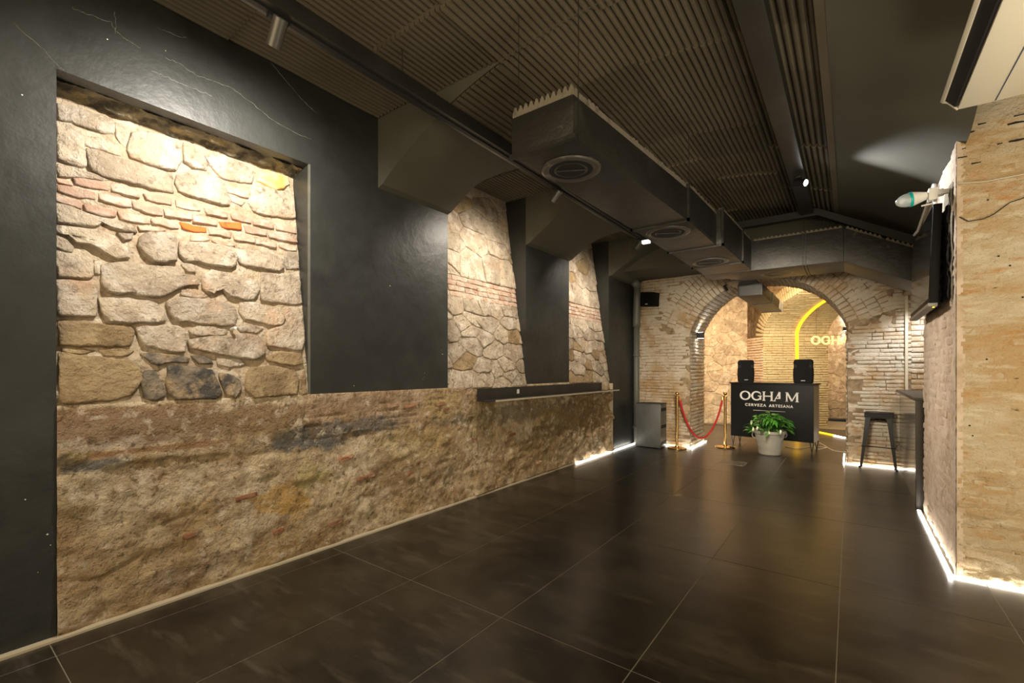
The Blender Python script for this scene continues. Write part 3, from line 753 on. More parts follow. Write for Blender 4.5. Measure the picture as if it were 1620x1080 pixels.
coat('mortar_lap', Vector((-3.25, YF, 0)), X_, Z_, -Y_, AX0+3.25-.02, 2.98, .025, .011, -.001, M['wbrick'], wall_far, seed=3, mask=lambda a, z: z < 2.0 or not in_arch(-3.25+a, z, .03), sc=4)
coat('mortar_lap', Vector((AX1+.02, YF, 0)), X_, Z_, -Y_, .64, 2.98, .025, .011, -.001, M['wbrick'], wall_far, seed=5, mask=lambda a, z: z < 2.0 or not in_arch(AX1+.02+a, z, .03), sc=4)
vit = []
a0 = math.atan2(ASP-AZ, 1.08)
for ring in range(4):
    r0 = AR + .008 + ring*.142; n = int((PI-2*a0)*r0/.068)
    for i in range(n):
        t = a0 + (PI-2*a0)*(i+.5)/n + (0 if ring % 2 else .02); er = Vector((math.cos(t), 0, math.sin(t))); et = Vector((-math.sin(t), 0, math.cos(t)))
        wd = (PI-2*a0)*r0/n - .008
        o = Vector((AXC, YF, AZ)) + er*r0 - et*wd/2
        vit.append((o, er*.130, et*(wd-.003), -Y_*.018*random.uniform(.7,1.3)))
facing(wall_far, vit, M['wbrick'], name='voussoir')
# jamb and intrados bricks
reveal = tag(MB().build('wall_arch_reveal', M['wmortar']) if False else (lambda bb: (bb.box(AX0-.02, AX0-.004, YF+.02, YB-.02, 0, ASP), bb.box(AX1+.004, AX1+.02, YF+.02, YB-.02, 0, ASP), bb.build('wall_arch_reveal', M['wmortar']))[2])(MB()), kind='structure')
it = courses(Vector((AX0-.006, YF-.005, 0)), Y_, Z_, X_, YB-YF, ASP, ch=.062, bl=.26, seed=31, proud=.014)
it += courses(Vector((AX1+.006, YF-.005, 0)), Y_, Z_, -X_, YB-YF, ASP, ch=.062, bl=.26, seed=32, proud=.014)
facing(reveal, it, M['wbrick'])
vit = []
n = int((PI-2*a0)*AR/.066)
for i in range(n):
    t = a0 + (PI-2*a0)*(i+.5)/n; er = Vector((math.cos(t), 0, math.sin(t))); et = Vector((-math.sin(t), 0, math.cos(t))); y = YF - (.12 if i % 2 else 0)
    while y < YB:
        y0, y1 = max(y, YF-.004), min(y+.25, YB)
        if y1-y0 > .05: vit.append((Vector((AXC, y0, AZ)) + er*(AR+.006) - et*.029, Y_*(y1-y0-.01), et*.058, -er*.012*random.uniform(.6,1.4)))
        y += .26
facing(reveal, vit, M['wbrick'], name='voussoir')
# ------------------------------------------------------------------ right pier, recess, walls beyond the frame
YP = 4.14
b = MB(); b.box(XR, 3.4, YP, 5.80, 0, 3.74)
wall_right = tag(b.build('wall_right', M['pmortar']), kind='structure')
it = courses(Vector((XR, YP+.0, 0)), Y_, Z_, -X_, 5.80-YP, 2.83, ch=.066, bl=.27, seed=41, proud=.010, b0=0)
facing(wall_right, it, M['pbrick'])
coat('lime_coat', Vector((XR, YP, 0)), Y_, Z_, -X_, 5.80-YP, 2.83, .022, .011, .0075, M['pmortar'], wall_right, seed=8, sc=5, extra=lambda a, z: .012*max(0, .9-z)*fbm(a*9, z*9, 3, 3))
# dark bare patch behind the screen
coat('bare_plaster', Vector((XR-.012, YP+.10, 1.70)), Y_, Z_, -X_, .34, .93, .022, .006, .004, mat('bare_grey_plaster', (.20,.17,.12), .95, bump=(20,.6,.02)), wall_right, seed=2, sc=6, mask=lambda a, z: z > .08+.22*a/.3)
coat('broken_hole', Vector((XR-.02, YP+.16, 1.84)), Y_, Z_, -X_, .34, .66, .02, .012, .004, mat('broken_black_cavity', (.010,.009,.008), .95, bump=[(25,1,.04)], var=[((.10,.08,.055), 26, .60, .70)]), wall_right, seed=2, sc=12)
# front face of the pier
wall_ret = tag((lambda bb: (bb.box(XR-.002, 3.4, YP-.006, YP+.05, 0, 3.74), bb.build('wall_right_return', M['omortar']))[1])(MB()), kind='structure')
it = courses(Vector((XR, YP-.006, 0)), X_, Z_, -Y_, 1.15, 3.72, ch=.068, bl=.28, seed=51, proud=.010)
facing(wall_ret, it, M['obrick'])
coat('lime_coat', Vector((XR-.006, YP-.004, 0)), X_, Z_, -Y_, 1.2, 3.72, .016, .0085, .0150, M['omortar'], wall_ret, seed=14, sc=4,
     extra=lambda a, z: max(0, 1.1-z)*(.050*max(-.3, fbm(a*4+3, z*9, 3, 5)) + .024*fbm(a*9, z*20, 8, 4)) + .003*fbm(a*14, z*30, 5, 3))
# brick corner of the pier edge (white ragged arris)
rdx = [.018+.022*abs(fbm(0, k*.9, 5, 3)) for k in range(200)]
coat('pale_arris', Vector((XR-.012, YP-.020, 0)), X_, Z_, -Y_, .06, 2.84, .010, .004, .003, M['pmortar'], wall_ret, seed=3, sc=14, mask=lambda a, z: a < rdx[int(z*60) % 200]*1.3)
coat('pale_arris', Vector((XR-.012, YP-.022, 0)), Y_, Z_, -X_, .06, 2.84, .010, .004, .003, M['pmortar'], wall_ret, seed=6, sc=14)
# recess beyond
b = MB(); b.box(XR, 1.05, 5.80, 8.13, 2.35, 3.2); tag(b.build('wall_recess_head', M['wmortar']), kind='structure')
b = MB(); b.box(1.05, 1.25, 5.80, 8.13, 0, 3.2)
wr = tag(b.build('wall_recess', M['wmortar']), kind='structure')
facing(wr, courses(Vector((1.05, 5.8, 1.0)), Y_, Z_, -X_, 2.33, 1.35, seed=61, ch=.07), M['wbrick'])
facing(wall_far, courses(Vector((.66, YF, 1.0)), X_, Z_, -Y_, .39, 1.35, seed=62, ch=.072, bl=.24, proud=.02), M['wbrick'], name='recess_brick')
b = MB(); b.box(.595, .625, YF-.045, YF-.012, 0, 2.35); tag(b.build('trim_3', M['trim_lit_edge']), kind='structure')
b = MB(); b.box(-3.7, 3.5, -2.1, -2.0, 0, 3.82); tag(b.build('wall_back', M['dark']), kind='structure')
b = MB(); b.box(2.2, 2.3, -2.0, YP, 0, 3.82); tag(b.build('wall_right_near', M['dark']), kind='structure')
# ------------------------------------------------------------------ vaulted room beyond the arch (turned 37 degrees)
D_ = Vector((CA, SA, 0)); NF = Vector((SA, -CA, 0))      # along its wall, and toward the viewer
def rf(name, mt, boxes):
    b = MB()
    for (r0, r1, f0, f1, z0, z1) in boxes:
        vs = [W(r, f, z) for (r, f, z) in ((r0,f0,z0),(r1,f0,z0),(r1,f1,z0),(r0,f1,z0),(r0,f0,z1),(r1,f0,z1),(r1,f1,z1),(r0,f1,z1))]
        b.add(vs, [(0,3,2,1),(4,5,6,7),(0,1,5,4),(1,2,6,5),(2,3,7,6),(3,0,4,7)])
    return tag(b.build(name, mt), kind='structure')
RL, RR, FW, ZS = 5.79, 7.29, 10.5, 2.11
wv = rf('wall_vault', M['wmortar'], [(RL+.0, RR, FW, FW+.9, 0, 3.3)])
ws = rf('wall_vault_stone', M['mortar'], [(3.2, RL, 11.2, 11.5, 0, 3.3), (RR, 10.5, 12.3, 12.6, 0, 3.3)])
rf('wall_vault_side', M['wmortar'], [(3.0, 3.2, 9.3, 11.5, 0, 3.3), (10.3, 10.5, 8.0, 12.6, 0, 3.3)])
rf('ceiling_vault', M['mortar'], [(2.5, 10.5, 7.75, 12.6, 3.22, 3.3)])
it = courses(W(RL, FW, 0), D_, Z_, NF, RR-RL, ZS, ch=.055, bl=.25, gap=.010, seed=71, proud=.012)
facing(wv, it, M['bbrick'])
# intrados
VA, VB = 2.2, .85
def vcurve(t): return (FW - VA*(1-math.cos(t)), ZS + VB*math.sin(t))
b = MB(); vs = []; fs = []; nt_ = 20
for i in range(nt_+1):
    f, z = vcurve(PI/2*i/nt_); vs += [W(RL, f, z), W(RR, f, z)]
for i in range(nt_): fs.append((2*i, 2*i+1, 2*i+3, 2*i+2))
b.add(vs, fs)
# left ring face and spandrel
vs = []; fs = []
for i in range(nt_+1):
    f, z = vcurve(PI/2*i/nt_); vs += [W(RL, f, z), W(RL, f+.0, 3.22)]
for i in range(nt_): fs.append((2*i, 2*i+1, 2*i+3, 2*i+2))
b.add(vs, fs); b.add([W(RL, FW, 0), W(RL, 11.2, 0), W(RL, 11.2, 3.22), W(RL, FW, 3.22)], [(0,1,2,3)])
vb = b.build('vault_bed', M['wmortar'], wv)
vit = []; s_ = 0; rd = random.Random(9)
# integrate along curve
pts = [vcurve(PI/2*i/200) for i in range(201)]; acc = 0; last = 0; row = 0
for i in range(1, 201):
    acc += math.hypot(pts[i][0]-pts[i-1][0], pts[i][1]-pts[i-1][1])
    if acc >= .064:
        p0, p1 = pts[last], pts[i]; e = Vector(W(0, p1[0], p1[1]) - W(0, p0[0], p0[1])); nrm = e.cross(D_).normalized()
        if nrm.z > 0: nrm = -nrm
        x = -(.13 if row % 2 else 0)
        while x < RR-RL:
            L_ = .26*rd.uniform(.9,1.1); x0, x1 = max(0, x), min(RR-RL, x+L_-.01)
            if x1-x0 > .04: vit.append((W(RL+x0, p0[0], p0[1]), D_*(x1-x0), e*.86, nrm*.010*rd.uniform(.5,1.4)))
            x += L_
        # voussoirs on the ring face
        er = -nrm
        for q in range(2): vit.append((W(RL, p0[0], p0[1]) + er*(.01+q*.15), er*.14, e*.88, -D_*.014))
        last = i; acc = 0; row += 1
facing(wv, vit, M['bbrick'], name='voussoir')
it = courses(W(RL, 11.2, 0), NF, Z_, -D_, .7, 3.2, ch=.062, bl=.26, seed=77, proud=.012, mask=lambda a0,a1,z0,z1: z0 < ZS)
facing(wv, it, M['pbrick'], name='pier_brick')
sd = 900
for (r0, r1, f) in ((4.2, RL, 11.2), (RR, 9.2, 12.3)):
    for k, poly in enumerate(rubble(r0, r1, .02, 3.2, .34, .24, sd)):
        link('stone', stone_mesh(poly, lambda a, z, c: W(a, f, z) + NF*c, random.uniform(.012,.025), sd+k), M['stone'], ws)
    sd += 77
# ------------------------------------------------------------------ LED strips
def strip(pts, label, mt=None, w_=.016, z=.010, h=.010, group=None, name='led_strip'):
    b = MB()
    for (x0, y0), (x1, y1) in zip(pts[:-1], pts[1:]):
        d = Vector((x1-x0, y1-y0, 0)); l = d.length; ex = d/l; ey = Vector((-ex.y, ex.x, 0))
        m_ = Matrix(((ex.x, ey.x, 0, x0), (ex.y, ey.y, 0, y0), (0,0,1,0), (0,0,0,1)))
        b.box(-w_/2, l+w_/2, -w_/2, w_/2, .002, .002+h, M=m_)
    o = b.build(name, mt or M['led']); tag(o, label, 'light strip', 'light strips along the floor'); return o
strip([(XL+.055, 5.78), (XL+.055, 8.0)], 'white floor light strip along the foot of the left wall by the last pilaster')
strip([(-2.62, YF-.045), (AX0+.035, YF-.045), (AX0+.035, 9.0)], 'white floor light strip turning round the left foot of the arch')
strip([(AX1-.035, 8.95), (AX1-.035, YF-.045), (.56, YF-.045)], 'white floor light strip at the right foot of the arch behind the stool')
strip([(XR-.045, 5.78), (XR-.045, 4.47)], 'white floor light strip along the side of the near brick pier', w_=.022)
strip([(XR-.045, 4.44), (XR-.045, YP-.05), (2.1, YP-.05)], 'bright white floor light strip round the front corner of the near brick pier', w_=.022)
# yellow ring in the vault room
b = MB(); RY = 6.55
path = [(9.25, .008), (10.46, .008), (10.46, ZS)] + [(vcurve(PI/2*i/16)[0]-.02, vcurve(PI/2*i/16)[1]-.03) for i in range(1, 15)]
for (f0, z0), (f1, z1) in zip(path[:-1], path[1:]):
    a_, c_ = W(RY, f0, z0), W(RY, f1, z1); e = c_-a_; n_ = e.cross(D_).normalized()*.012; d = D_*.032
    b.add([a_-d-n_, a_+d-n_, a_+d+n_, a_-d+n_, c_-d-n_, c_+d-n_, c_+d+n_, c_-d+n_], [(0,3,2,1),(4,5,6,7),(0,1,5,4),(1,2,6,5),(2,3,7,6),(3,0,4,7)])
tag(b.build('light_ring', M['led_y']), 'yellow light line running up the wall and round the far brick vault', 'light strip')
a_, c_ = W(RY, 8.3, 0), W(RY, 9.22, 0)
strip([(a_.x, a_.y), (c_.x, c_.y)], 'white floor light strip continuing the yellow line in the vaulted room', w_=.05)
# ------------------------------------------------------------------ letters
def stroke(b, x0, z0, x1, z1, w_, T, d):
    v = Vector((x1-x0, z1-z0)); n = Vector((-v.y, v.x)).normalized()*w_/2
    P = [(x0-n.x, z0-n.y), (x1-n.x, z1-n.y), (x1+n.x, z1+n.y), (x0+n.x, z0+n.y)]
    b.prism(P, 0, d, T=T)
def bar(b, x0, x1, z0, z1, T, d): b.prism([(x0,z0),(x1,z0),(x1,z1),(x0,z1)], 0, d, T=T)
def ringl(b, cx, cz, rx, rz, th, a0, a1, T, d, n=28):
    for i in range(n):
        t0, t1 = a0+(a1-a0)*i/n, a0+(a1-a0)*(i+1)/n
        tt = lambda t: th*(.75+.25*abs(math.cos(t)))
        P = [(cx+(rx-tt(t0))*math.cos(t0), cz+(rz-th*.75)*math.sin(t0)), (cx+rx*math.cos(t0), cz+rz*math.sin(t0)),
             (cx+rx*math.cos(t1), cz+rz*math.sin(t1)), (cx+(rx-tt(t1))*math.cos(t1), cz+(rz-th*.75)*math.sin(t1))]
        b.prism(P, 0, d, T=T)
def letter(b, ch, x, s, T, d, cut=False):
    """serifed capitals of height s drawn from x; returns advance"""
    t = s*.17; sf = s*.07
    if ch == 'O': ringl(b, x+s*.58, s/2, s*.56, s*.52, t*1.15, 0, 2*PI, T, d); return s*1.2
    if ch == 'G':
        ringl(b, x+s*.56, s/2, s*.54, s*.52, t*1.15, math.radians(42), math.radians(322), T, d)
        bar(b, x+s*.86, x+s*1.03, s*.08, s*.50, T, d); bar(b, x+s*.70, x+s*1.10, s*.44, s*.53, T, d); bar(b, x+s*.93, x+s*.99, s*.62, s*.86, T, d); return s*1.18
    if ch == 'H':
        for q in (.12, .88): bar(b, x+s*q-t/2+.02*s, x+s*q+t/2+.02*s, 0, s, T, d); bar(b, x+s*q-t/2-sf+.02*s, x+s*q+t/2+sf+.02*s, 0, s*.06, T, d); bar(b, x+s*q-t/2-sf+.02*s, x+s*q+t/2+sf+.02*s, s*.94, s, T, d)
        bar(b, x+s*.12, x+s*.90, s*.45, s*.56, T, d); return s*1.06
    if ch == 'A':
        if cut:
            stroke(b, x+s*.10, 0, x+s*.42, s*.62, t*.45, T, d); stroke(b, x+s*.42, s*.55, x+s*.60, s, t*.7, T, d); bar(b, x+s*.52, x+s*.70, s*.28, s*1.0, T, d); bar(b, x+s*.20, x+s*.70, s*.27, s*.35, T, d)
            bar(b, x-s*.0, x+s*.26, 0, s*.05, T, d); return s*1.06
        stroke(b, x+s*.10, 0, x+s*.50, s, t*.6, T, d); stroke(b, x+s*.90, 0, x+s*.50, s, t, T, d); bar(b, x+s*.24, x+s*.76, s*.26, s*.36, T, d)
        bar(b, x-s*.02, x+s*.24, 0, s*.06, T, d); bar(b, x+s*.74, x+s*1.04, 0, s*.06, T, d); return s*1.05
    if ch == 'M':
        for q, w_ in ((.10, t*.75), (1.05, t)): bar(b, x+s*q-w_/2, x+s*q+w_/2, 0, s, T, d); bar(b, x+s*q-w_/2-sf, x+s*q+w_/2+sf, 0, s*.06, T, d)
        bar(b, x-s*.02, x+s*.2, s*.94, s, T, d); bar(b, x+s*.95, x+s*1.2, s*.94, s, T, d)
        stroke(b, x+s*.14, s*.96, x+s*.57, s*.08, t, T, d); stroke(b, x+s*1.02, s*.96, x+s*.57, s*.08, t*.6, T, d); return s*1.25
    return s*.5
def text_mesh(s, size, mt, name, parent, mtx, sx=1, space=1.15, bold=.0):
    cu = bpy.data.curves.new(name, 'FONT'); cu.body = s; cu.size = size; cu.extrude = .0012; cu.offset = bold; cu.space_character = space; cu.align_x = 'CENTER'
    o = bpy.data.objects.new(name, cu); col.objects.link(o)
    dg = bpy.context.evaluated_depsgraph_get(); me = bpy.data.meshes.new_from_object(o.evaluated_get(dg)); bpy.data.objects.remove(o)
    me.name = name; ob = link(name, me, mt, parent); ob.matrix_world = mtx @ Matrix.Diagonal((sx,1,1,1)); return ob
# neon sign in the vault room
b = MB(); sx_ = 0
T0 = lambda v: W(6.53, 9.95, 1.895) + D_*v.x + Z_*v.z - NF*v.y*1.0
sg = empty('neon_sign', W(6.53, 9.95, 1.895), 0, label='glowing yellow OGHAM letters hung before the far vault wall', cat='sign')
T0 = lambda v: D_*v.x + Z_*v.z - NF*v.y
for ch in 'OGHAM':
    b = MB(); sx_ += letter(b, ch, sx_, .180, T0, -.02) + .008; b.build('letter', M['neon'], sg)
for q in (.12, 1.0):
    b = MB(); b.tube([D_*q+Z_*.18, D_*q+Z_*1.3], .0025, 5); b.build('hanging_wire', M['black'], sg)
# ------------------------------------------------------------------ bar front counter with speakers, plant, stanchions
P0, P1 = Vector((-1.72, 8.90, 0)), Vector((-.47, 8.74, 0)); ex = (P1-P0).normalized(); ang = math.atan2(ex.y, ex.x); Wd = (P1-P0).length
ctr = empty('bar_counter', P0, ang, label='black mobile bar counter lettered OGHAM CERVEZA ARTESANA under the brick arch', cat='counter')
b = MB(); b.box(0, Wd, 0, .02, .165, 1.095); b.build('front_panel', M['panelblack'], ctr, bevel=.003)
M['side'] = mat('pale_side_panel', (.40,.34,.25), .5)
for q in (0, Wd-.02):
    b = MB(); b.box(q, q+.02, .02, .42, .165, 1.095); b.build('side_panel', M['side'], ctr)
b = MB(); b.box(-.02, Wd+.02, -.02, .44, 1.095, 1.118); b.build('top', M['panelblack'], ctr, bevel=.004)
b = MB(); b.box(.02, Wd-.02, .02, .42, .165, .185); b.build('bottom_shelf', M['panelblack'], ctr)
for (lx, ly) in ((.03,.03),(Wd-.03,.03),(.03,.39),(Wd-.03,.39)):
    b = MB(); b.tube([(lx-.025, ly, .165),(lx, ly, .0)], .008, 8); b.tube([(lx+.025, ly, .165),(lx, ly, .0)], .008, 8); b.build('leg', M['steel_dark'], ctr)
MC = Matrix.Translation(P0) @ Matrix.Rotation(ang, 4, 'Z')
T1 = lambda v: Vector((v.x, -.001-v.y, v.z))
s = .157; x = .150
for k, ch in enumerate('OGHAM'):
    TT = (lambda off: (lambda v: Vector((v.x, -.001-v.y, v.z+off))))(.815-.001*k)
    b = MB(); x += letter(b, ch, x, s, TT, .003, cut=(ch == 'A'))*.98 + (.024 if ch == 'A' else .0); b.build('letter', M['whiteprint'], ctr)
for wd_, xx, ww_ in (('CERVEZA', .405, .335), ('ARTESANA', .795, .36)):
    tm = text_mesh(wd_, .062, M['whiteprint'], 'lettering', None, Matrix.Translation((0,0,0)), 1.12, 1.28, .0018)
    vx = [v.co.x for v in tm.data.vertices]; k_ = ww_/(max(vx)-min(vx)); tm.parent = ctr; tm.matrix_basis = Matrix.Translation((xx, -.002, .712)) @ Matrix.Rotation(PI/2, 4, 'X') @ Matrix.Diagonal((k_,1,1,1))
b = MB(); b.box(.37, .86, -.004, 0, .640, .645)
for (x0,z0,x1,z1) in ((.55,.575,.60,.615),(.60,.615,.65,.575),(.565,.555,.60,.590),(.60,.590,.635,.555),(.58,.54,.60,.565),(.60,.565,.62,.54),(.60,.60,.60,.64)):
    stroke(b, x0+.01, z0-.045, x1+.01, z1-.045, .009, T1, .003)
b.build('emblem', M['whiteprint'], ctr)
def pa_speaker(loc, rz, label, w_=.27, h=.40, d=.24):
    t = empty('loudspeaker', loc, rz, label=label, cat='speaker', group='loudspeakers on the bar counter')
    # body: lofted cross-sections
    bm = MB(); secs = []
    for (z, sc) in ((0,.86),(.02,.95),(h*.35,1.0),(h*.6,.98),(h*.64,.93),(h*.78,.93),(h*.84,.97),(h*.96,.90),(h,.76)):
        ww, dd = w_/2*sc, d*sc; y0 = -.0+(.0)
        secs.append([(-ww,y0,z),(-ww*.9,y0-.012,z),(ww*.9,y0-.012,z),(ww,y0,z),(ww*.98,y0+dd*.5,z),(ww*.55,y0+dd,z),(-ww*.55,y0+dd,z),(-ww*.98,y0+dd*.5,z)])
    vs = [p for s in secs for p in s]; fs = [tuple(range(8)), tuple(range((len(secs)-1)*8, len(secs)*8))]
    for i in range(len(secs)-1):
        for k in range(8): k2 = (k+1) % 8; fs.append((i*8+k, i*8+k2, (i+1)*8+k2, (i+1)*8+k))
    bm.add(vs, fs); bm.build('cabinet', M['blackplastic'], t, bevel=.006)
    g = MB(); g.prism([(-w_*.37,.03),(w_*.37,.03),(w_*.40,h*.3),(w_*.38,h*.60),(w_*.30,h*.66),(w_*.30,h*.78),(w_*.36,h*.84),(w_*.32,h*.93),(-w_*.32,h*.93),(-w_*.36,h*.84),(-w_*.30,h*.78),(-w_*.30,h*.66),(-w_*.38,h*.60),(-w_*.40,h*.3)], -.020, -.010)
    g.build('grille', M['grille'], t)
    g = MB(); g.box(-.028, .028, -.023, -.020, .040, .050); g.build('badge', M['whiteprint'], t)
    for s in (-1, 1):
        g = MB(); g.box(s*w_*.36-.014, s*w_*.36+.014, -.018, -.006, h*.655, h*.765); g.build('handle_notch', M['slot'], t)
    return t
pa_speaker(MC @ Vector((.20, .18, 1.118)), ang+.38, 'black loudspeaker on the left end of the bar counter top')
pa_speaker(MC @ Vector((1.085, .15, 1.118)), ang+.10, 'black loudspeaker on the right end of the bar counter top', w_=.29)
# cables behind counter
b = MB(); pts = []
for q in ((1341,715),(1318,712),(1295,700),(1290,710),(1308,708),(1283,706),(1262,710),(1240,706)): 
    d = ray(*q); t_ = -(H-.006)/d.z; pts.append(Vector((d.x*t_, d.y*t_, .006)))
sm = []
for i in range(len(pts)-1):
    for k in range(6):
        t = k/6; p0 = pts[max(i-1,0)]; p1 = pts[i]; p2 = pts[i+1]; p3 = pts[min(i+2,len(pts)-1)]
        sm.append(.5*((2*p1)+(p2-p0)*t+(2*p0-5*p1+4*p2-p3)*t*t+(3*p1-p0-3*p2+p3)*t**3))
b.tube(sm, .005, 6); tag(b.build('power_cord', M['cable_w'], smooth=True), 'pale power cord coiling over the floor under the bar counter', 'cord')
# stanchions
def stanchion(loc, label):
    t = empty('rope_stanchion', loc, 0, label=label, cat='barrier post', group='brass rope posts')
    b = MB(); b.lathe([(0,0),(.160,0),(.162,.008),(.158,.018),(.10,.028),(.035,.036),(.03,.05),(0,.05)], 32); b.build('base', M['brass'], t, auto=True)
    b = MB(); b.lathe([(0,.045),(.022,.045),(.022,.86),(.030,.865),(.030,.885),(.018,.895),(.014,.905),(0,.905)], 20); b.build('post', M['brass'], t, auto=True)
    b = MB(); b.lathe([(.034*math.sin(PI*i/10), .935-.034*math.cos(PI*i/10)) for i in range(11)], 20); b.build('ball', M['brass'], t, smooth=True)
    return t
S1, S2 = Vector((-2.37, 7.915, 0)), Vector((-1.735, 8.52, 0))
stanchion(S1, 'left polished brass rope post beside the grey cabinet'); stanchion(S2, 'right polished brass rope post beside the bar counter')
dv = (S2-S1).normalized(); b = MB(); pts = []
A_, B_ = S1+dv*.055, S2-dv*.055; l = (B_-A_).length
for i in range(25):
    t = i/24; s_ = 4*t*(1-t); p = A_.lerp(B_, t); zz = .83 - .66*(s_**.82); pts.append(Vector((p.x, p.y, zz)))
rp = empty('barrier_rope', (A_+B_)/2, 0, label='red velvet rope sagging between the two brass posts', cat='rope')
mo = (A_+B_)/2
b.tube([p-mo for p in pts], .016, 10); b.build('rope', M['rope'], rp, smooth=True)
for (p, q) in ((A_, S1), (B_, S2)):
    b = MB(); b.tube([Vector((p.x,p.y,.82))-mo, Vector((p.x,p.y,.875))-mo], .018, 10); b.tube([Vector((p.x,p.y,.87))-mo, Vector((p.x,p.y,.885))-mo+(q-p)*.35], .006, 6); b.build('end_fitting', M['brass'], rp)
# potted plant
d = ray(1215, 716); t_ = -H/d.z; PC = Vector((d.x*t_, d.y*t_, 0)) + Vector((.035,-.12,0))
pp_ = empty('potted_plant', PC, 0, label='leafy green plant in a crumpled pale grey pot before the bar counter', cat='plant')
b = MB(); b.lathe([(0,0),(.125,0),(.135,.01),(.165,.20),(.182,.27),(.196,.275),(.198,.31),(.188,.312),(.180,.27),(0,.262)], 32); b.build('pot', M['pot'], pp_, auto=True)
b = MB(); b.lathe([(0,.268),(.10,.272),(.178,.266)], 20); b.build('soil', M['soil'], pp_)
for s in (-1, 1):
    b = MB(); b.tube([(s*.19,0,.29),(s*.225,0,.285),(s*.232,0,.25),(s*.215,0,.22),(s*.185,0,.215)], .008, 6); o = b.build('handle', M['pot'], pp_); o.rotation_euler.z = .6
def leaf_mesh(seed):
    rd = random.Random(seed); L_ = .11; vs = []; fs = []; n = 7
    for i in range(n+1):
        t = i/n; ww = .034*math.sin(PI*min(1, t*1.02))**.8*(1-.62*t); z = -.035*t*t*1.3
        vs += [(-ww, t*L_, z+.010*(1 if ww > .005 else 0)), (0, t*L_, z), (ww, t*L_, z+.010*(1 if ww > .005 else 0))]
    for i in range(n):
        k = i*3; fs += [(k,k+1,k+4,k+3),(k+1,k+2,k+5,k+4)]
    me = bpy.data.meshes.new('leaf'); me.from_pydata(vs, [], fs); me.polygons.foreach_set('use_smooth', [True]*len(fs)); me.materials.append(M['leaf']); return me
LM = [leaf_mesh(i) for i in range(3)]
rd = random.Random(17); stems = MB()
for k in range(190):
    az = rd.uniform(0, 2*PI); rad = rd.uniform(.02,.255)*(1 if rd.random() < .8 else 1.12); hh = .30 + .19*(1-(rad/.30)**2) + rd.uniform(-.05,.05)
    if rad > .22: hh -= rd.uniform(0,.07)
    base = Vector((.35*rad*math.cos(az), .35*rad*math.sin(az), .262)); tip = Vector((rad*math.cos(az), rad*math.sin(az), hh))
    if k % 3 == 0: stems.tube([base, base.lerp(tip, .5)+Vector((0,0,.05)), tip], .0025, 5)
    o = link('leaf', LM[k % 3], None, pp_); o.location = tip
    o.rotation_euler = (rd.uniform(-.75,.55), rd.uniform(-.6,.6), az-PI/2+rd.uniform(-.7,.7)); s = rd.uniform(.6,1.0); o.scale = (s*.85, s, s)
stems.build('stem', M['leaf'], pp_); pp_.scale = (1.17,1.17,1.22)
for (x, y, z) in ((-.20,-.14,.41),(-.12,-.20,.35),(-.17,-.19,.33),(.02,-.22,.30),(.15,-.20,.32)):
    b = MB(); b.tube([(x,y,z-.03),(x,y,z-.01),(x+.004,y,z+.012),(x,y,z+.03)], [.003,.014,.013,.003], 8); b.build('flower', M['flower'], pp_, smooth=True)
# ------------------------------------------------------------------ grey cabinet, pipe, wall speaker
cb = empty('metal_cabinet', (-3.01, 7.70, 0), 0, label='grey metal cabinet with black slots standing in the corner by the drain pipe', cat='cabinet')
b = MB(); b.box(0, .43, 0, .30, .012, .755); b.build('body', M['metalgrey'], cb, bevel=.004)
b = MB(); b.box(-.004, .434, -.004, .304, .755, .765); b.build('lid', M['black'], cb)
for z in (.09, .37, .66):
    b = MB(); b.box(.428, .434, .02, .28, z-.028, z+.028); b.build('slot', M['slot'], cb)
b = MB()
for (x, z) in ((.03,.04),(.40,.04),(.03,.72),(.40,.72)): b.lathe([(0,0),(.006,0),(.006,-.003),(0,-.003)], 8, c=(x, 0, z), M=Matrix.Rotation(PI/2, 4, 'X'))
b.build('screw', M['black'], cb)
b = MB(); b.box(.02,.06,.02,.06,0,.012); b.box(.37,.41,.02,.06,0,.012); b.box(.02,.06,.24,.28,0,.012); b.box(.37,.41,.24,.28,0,.012); b.build('foot', M['black'], cb)
pi_ = empty('drain_pipe', (-3.13, 8.02, 0), 0, label='grey drain pipe climbing the far left corner to an elbow', cat='pipe')
b = MB(); b.tube([(0,0,0),(0,0,2.18)], .052, 16); b.build('lower_pipe', M['zinc'], pi_, smooth=True)
b = MB(); b.tube([(0,0,2.12),(.0,-.0,2.22),(.03,-.05,2.62),(.035,-.06,2.82)], [.066,.068,.066,.060], 16); b.build('upper_pipe', M['zinc'], pi_, smooth=True)
b = MB(); b.tube([(.035,-.06,2.80),(.04,-.09,2.88),(.04,-.20,2.90)], [.066,.075,.066], 16); b.build('elbow', M['zinc'], pi_, smooth=True)
for z in (.30, 1.60, 2.14):
    b = MB(); b.lathe([(.052,z-.02),(.064,z-.018),(.064,z+.018),(.052,z+.02)], 16); b.build('collar', M['zinc'], pi_, smooth=True)
def xy_on(u, v, Y): d = ray(u, v); t = Y/d.y; return Vector((d.x*t, Y, H+d.z*t))
q = xy_on(1028, 473, 8.0)
sp = empty('wall_speaker', q, -.25, label='small black speaker hung high on the whitewashed far wall beside the drain pipe', cat='speaker')
b = MB(); b.prism([(-.13,-.12),(.12,-.14),(.14,.10),(-.12,.13)], -.10, .10); b.build('cabinet', M['blackplastic'], sp, bevel=.008)
b = MB(); b.prism([(-.115,-.105),(.105,-.125),(.125,.085),(-.105,.115)], -.108, -.10); b.build('grille', M['grille'], sp)
b = MB(); b.box(-.02,.03,-.112,-.108,-.105,-.092); b.build('badge', M['whiteprint'], sp)
b = MB(); b.box(-.02,.02,.09,.125,-.03,.03); b.build('bracket', M['steel_dark'], sp)
